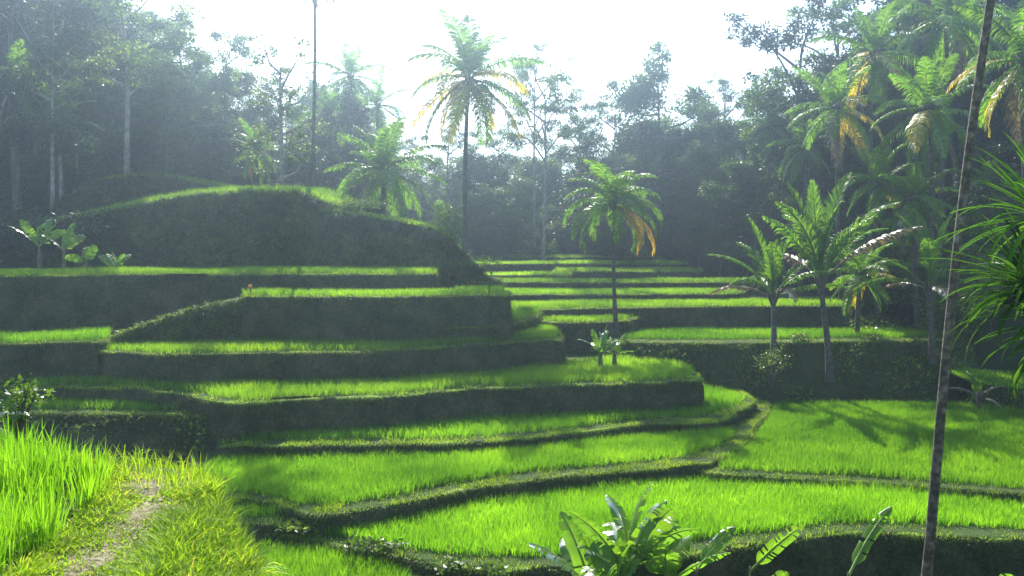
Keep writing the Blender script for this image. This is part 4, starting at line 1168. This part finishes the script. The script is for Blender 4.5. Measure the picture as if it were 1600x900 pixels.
def banana(base, leaves, label, stem_h=1.2, seed=0, group=None, stem_r=.09, name='banana_plant', roll=0):
    """leaves: (azimuth deg in XY, elevation deg, length, width, curl)"""
    root = empty(name, tuple(base)); tag(root, label, 'banana plant', group)
    A = Acc(); A.add(*tube([[0, 0, -.3], [0, 0, stem_h * .5], [0, 0, stem_h]], [stem_r * 1.2, stem_r, stem_r * .3], 10))
    link('stem', A.mesh('stem', True), M['stem'], root)
    for i, (az, el, L, w, cu) in enumerate(leaves):
        me, mr_ = banana_leaf(L, w, R(el), cu, seed * 31 + i, roll=roll if (roll and i == 0) else random.Random(seed + i).uniform(-.6, .6))
        lf_ = link('leaf', me, M['banana'], root, (0, 0, stem_h - .1), (random.Random(seed * 7 + i).uniform(-.5, .5), 0, R(az)))
        link('midrib', mr_, M['midrib'], lf_)
    return root
br = random.Random(3)
def rleaves(n, L, w, e0=80, e1=25):
    return [(i * 137 + br.uniform(-20, 20), e0 - (e0 - e1) * i / max(1, n - 1) + br.uniform(-6, 6), L * br.uniform(.75, 1.1), w * br.uniform(.8, 1.1), br.uniform(.35, 1.1)) for i in range(n)]
# foreground clump
zb = -8.9
for i, (px, py, d, n, L, lab) in enumerate([(925, 915, 17.4, 6, 1.6, 'banana plant at the left of the foreground clump'), (980, 892, 17.0, 8, 1.85, 'tallest banana plant of the foreground clump'),
                                            (1045, 903, 17.2, 6, 1.45, 'banana plant at the right of the foreground clump'), (960, 930, 16.4, 6, 1.2, 'low banana plant at the front of the foreground clump')]):
    top = C_(px, py, d); g = float(gz(top[0], top[1])); 
    banana((top[0], top[1], g), rleaves(n + 2, L, .52, 88, 35), lab, top[2] - g, 10 + i, group='banana plants in the foreground clump')
def single(px0, py0, px1, py1, d, w, lab, seed, extra=()):
    a = C_(px0, py0, d); b = C_(px1, py1, d); v = b - a; L = np.linalg.norm(v) * 1.05
    g = float(gz(a[0], a[1]))
    el = math.degrees(math.atan2(v[2], abs(v[0])))
    az = 0 if v[0] > 0 else 180
    banana((a[0], a[1], g), [(az + 8, el + 8, L, w, .3)] + list(extra), lab, a[2] - g, seed, stem_r=.05, roll=1.0)
single(1172, 885, 1238, 798, 16.5, .3, 'lone bright banana leaf standing right of the clump', 31)
single(1325, 895, 1424, 796, 15.5, .24, 'lone pale banana leaf beside the leaning trunk', 32)
single(1200, 925, 1224, 880, 15.5, .3, 'banana leaf tip peeping over the bottom edge', 33)
single(1560, 930, 1572, 884, 15, .3, 'banana leaf tip near the bottom right corner', 34)
single(1088, 885, 1160, 826, 16.8, .32, 'banana leaf reaching right from the clump', 35)
# middle gully
b = at(938, 562, d=38.5)
banana(b, rleaves(9, 1.35, .36, 85, 25), 'banana plant with pale leaves in the central gully', .35, 41)
banana(at(960, 560, d=38.8), rleaves(6, 1.0, .32, 75, 20), 'smaller banana plant at the right of the central gully', .3, 42)
# left of the mound
for i, (px, py, n, L, sh, lab) in enumerate([(62, 415, 6, 1.9, 1.0, 'big shaded banana plant left of the mound'), (100, 416, 6, 1.6, .8, 'shaded banana plant beside the mound foot'), (135, 418, 5, 1.2, .3, 'small banana plant at the mound foot'), (182, 418, 5, .95, .1, 'lowest banana sprout on the upper left terrace')]):
    banana(at(px, py, d=43), rleaves(n, L, .5, 88, 45), lab, sh, 50 + i)
# near left edge
banana((-4.55, 7.25, -1.68), [(-20, 68, .5, .12, .25), (5, 20, .55, .2, .5), (-10, 5, .5, .2, .7), (160, 40, .6, .2, .8)], 'banana plant at the left edge behind the near rice', .3, 61, stem_r=.04)

# ------------------------------------------------------------------ spiky plant at the right edge
def pandan():
    top = C_(1618, 452, 9.5)
    base = np.array([9.6, 10.2, float(gz(9.6, 10.2))])
    root = empty('screw_pine', tuple(base)); tag(root, 'dark spiky long leaved plant at the right edge', 'plant')
    t = top - base
    A = Acc(); A.add(*tube([[0, 0, -.3], t * .6 + [.3, 0, .5], t * .85 + [.1, 0, .35], t], [.09, .08, .07, .06], 9))
    heads = [t, t + [.15, .1, .75], t + [.3, -.1, -.45]]
    A.add(*tube([t * .7, (t * .7 + heads[1]) / 2 + [.15, 0, 0], heads[1]], [.06, .05, .045], 8))
    link('trunk', A.mesh('trunk', True), M['palmbark'], root)
    r_ = np.random.default_rng(5)
    for hi, (h, n) in enumerate(zip(heads, (150, 130, 120))):
        B = Acc()
        az = r_.uniform(0, 6.28, n); el = r_.uniform(-.5, 1.35, n)
        for a, e in zip(az, el):
            L = r_.uniform(.6, 1.25); K = 9; p = np.array(h, float); pts = [p]; ee = e
            cu = r_.uniform(.05, .7) if e > .5 else r_.uniform(.4, 1.5)
            for k in range(K):
                ee = e - cu * ((k + 1) / K) ** 1.8
                p = p + np.array([math.cos(a) * math.cos(ee), math.sin(a) * math.cos(ee), math.sin(ee)]) * L / K; pts.append(p)
            pts = np.array(pts); side = np.array([-math.sin(a), math.cos(a), 0])
            w = .038 * (1 - np.linspace(0, 1, K + 1) ** 2.2) + .001
            V = np.concatenate([pts - side * w[:, None] + [0, 0, .008], pts, pts + side * w[:, None] + [0, 0, .008]])
            n1 = K + 1; Q = []
            for k in range(K):
                Q += [(k, n1 + k, n1 + k + 1, k + 1), (n1 + k, 2 * n1 + k, 2 * n1 + k + 1, n1 + k + 1)]
            B.add(V, np.array(Q), None, np.full(len(V), r_.random()))
        link('leaf_rosette', B.mesh('leaf_rosette', True), M['pandan'], root)
pandan()
# small cut palm frond sprout at (1530,605)
palm(at(1530, 622, d=38), at(1530, 632, d=38), 1.4, 7, 'small palm sprout with a dry fan at the back of the right field', .05, 0, 91, young=True, emin=15, emax=88, dry=3, nuts=False, name='palm_sprout')
# red leaved plant on the left wall
def red_plant():
    b = at(391, 457, d=38.2); root = empty('red_leaved_plant', tuple(b)); tag(root, 'tiny red leaved plant at the end of the green ramp', 'plant')
    A = Acc(); A.add(*tube([[0, 0, -.1], [.02, 0, .15], [.01, 0, .3]], [.015, .012, .01], 5)); link('stem', A.mesh('stem', True), M['bark'], root)
    n = 26; az = rng.uniform(0, 6.28, n); B = Acc(); B.add(*blades(np.tile([.01, 0, .12], (n, 1)) + rng.normal(0, .03, (n, 3)), rng.uniform(.15, .42, n), .05, az, rng.uniform(.1, .55, n), .8, 3))
    link('foliage', B.mesh('foliage'), M['flower'], root)
red_plant()
def stone():
    import bmesh
    b = at(619, 362, d=46.6)
    bm = bmesh.new(); bmesh.ops.create_icosphere(bm, subdivisions=3, radius=.2)
    for v in bm.verts:
        v.co.z *= 1.7
        v.co *= 1 + .22 * noise.noise(v.co * 5)
    me = bpy.data.meshes.new('stone_marker'); bm.to_mesh(me); bm.free()
    o = link('stone_marker', me, M['stone'], loc=tuple(b + [0, 0, .25])); tag(o, 'small dark upright stone on the shoulder of the mound', 'stone')
stone()

# ------------------------------------------------------------------ haze
def haze():
    import bmesh
    bm = bmesh.new(); bmesh.ops.create_cube(bm, size=1)
    me = bpy.data.meshes.new('haze'); bm.to_mesh(me); bm.free()
    o = bpy.data.objects.new('haze', me); COL.objects.link(o)
    o.scale = (2600, 1700, 64); o.location = (0, 750, 21)
    m, N, L = mat_new('haze')
    out = N.new('ShaderNodeOutputMaterial'); v = N.new('ShaderNodeVolumePrincipled')
    v.inputs['Color'].default_value = (.58, .79, 1, 1); v.inputs['Density'].default_value = HAZE
    v.inputs['Anisotropy'].default_value = .88
    L.new(v.outputs[0], out.inputs['Volume']); me.materials.append(m)
    tag(o, 'pale morning haze filling the valley', 'haze', kind='stuff')
haze()
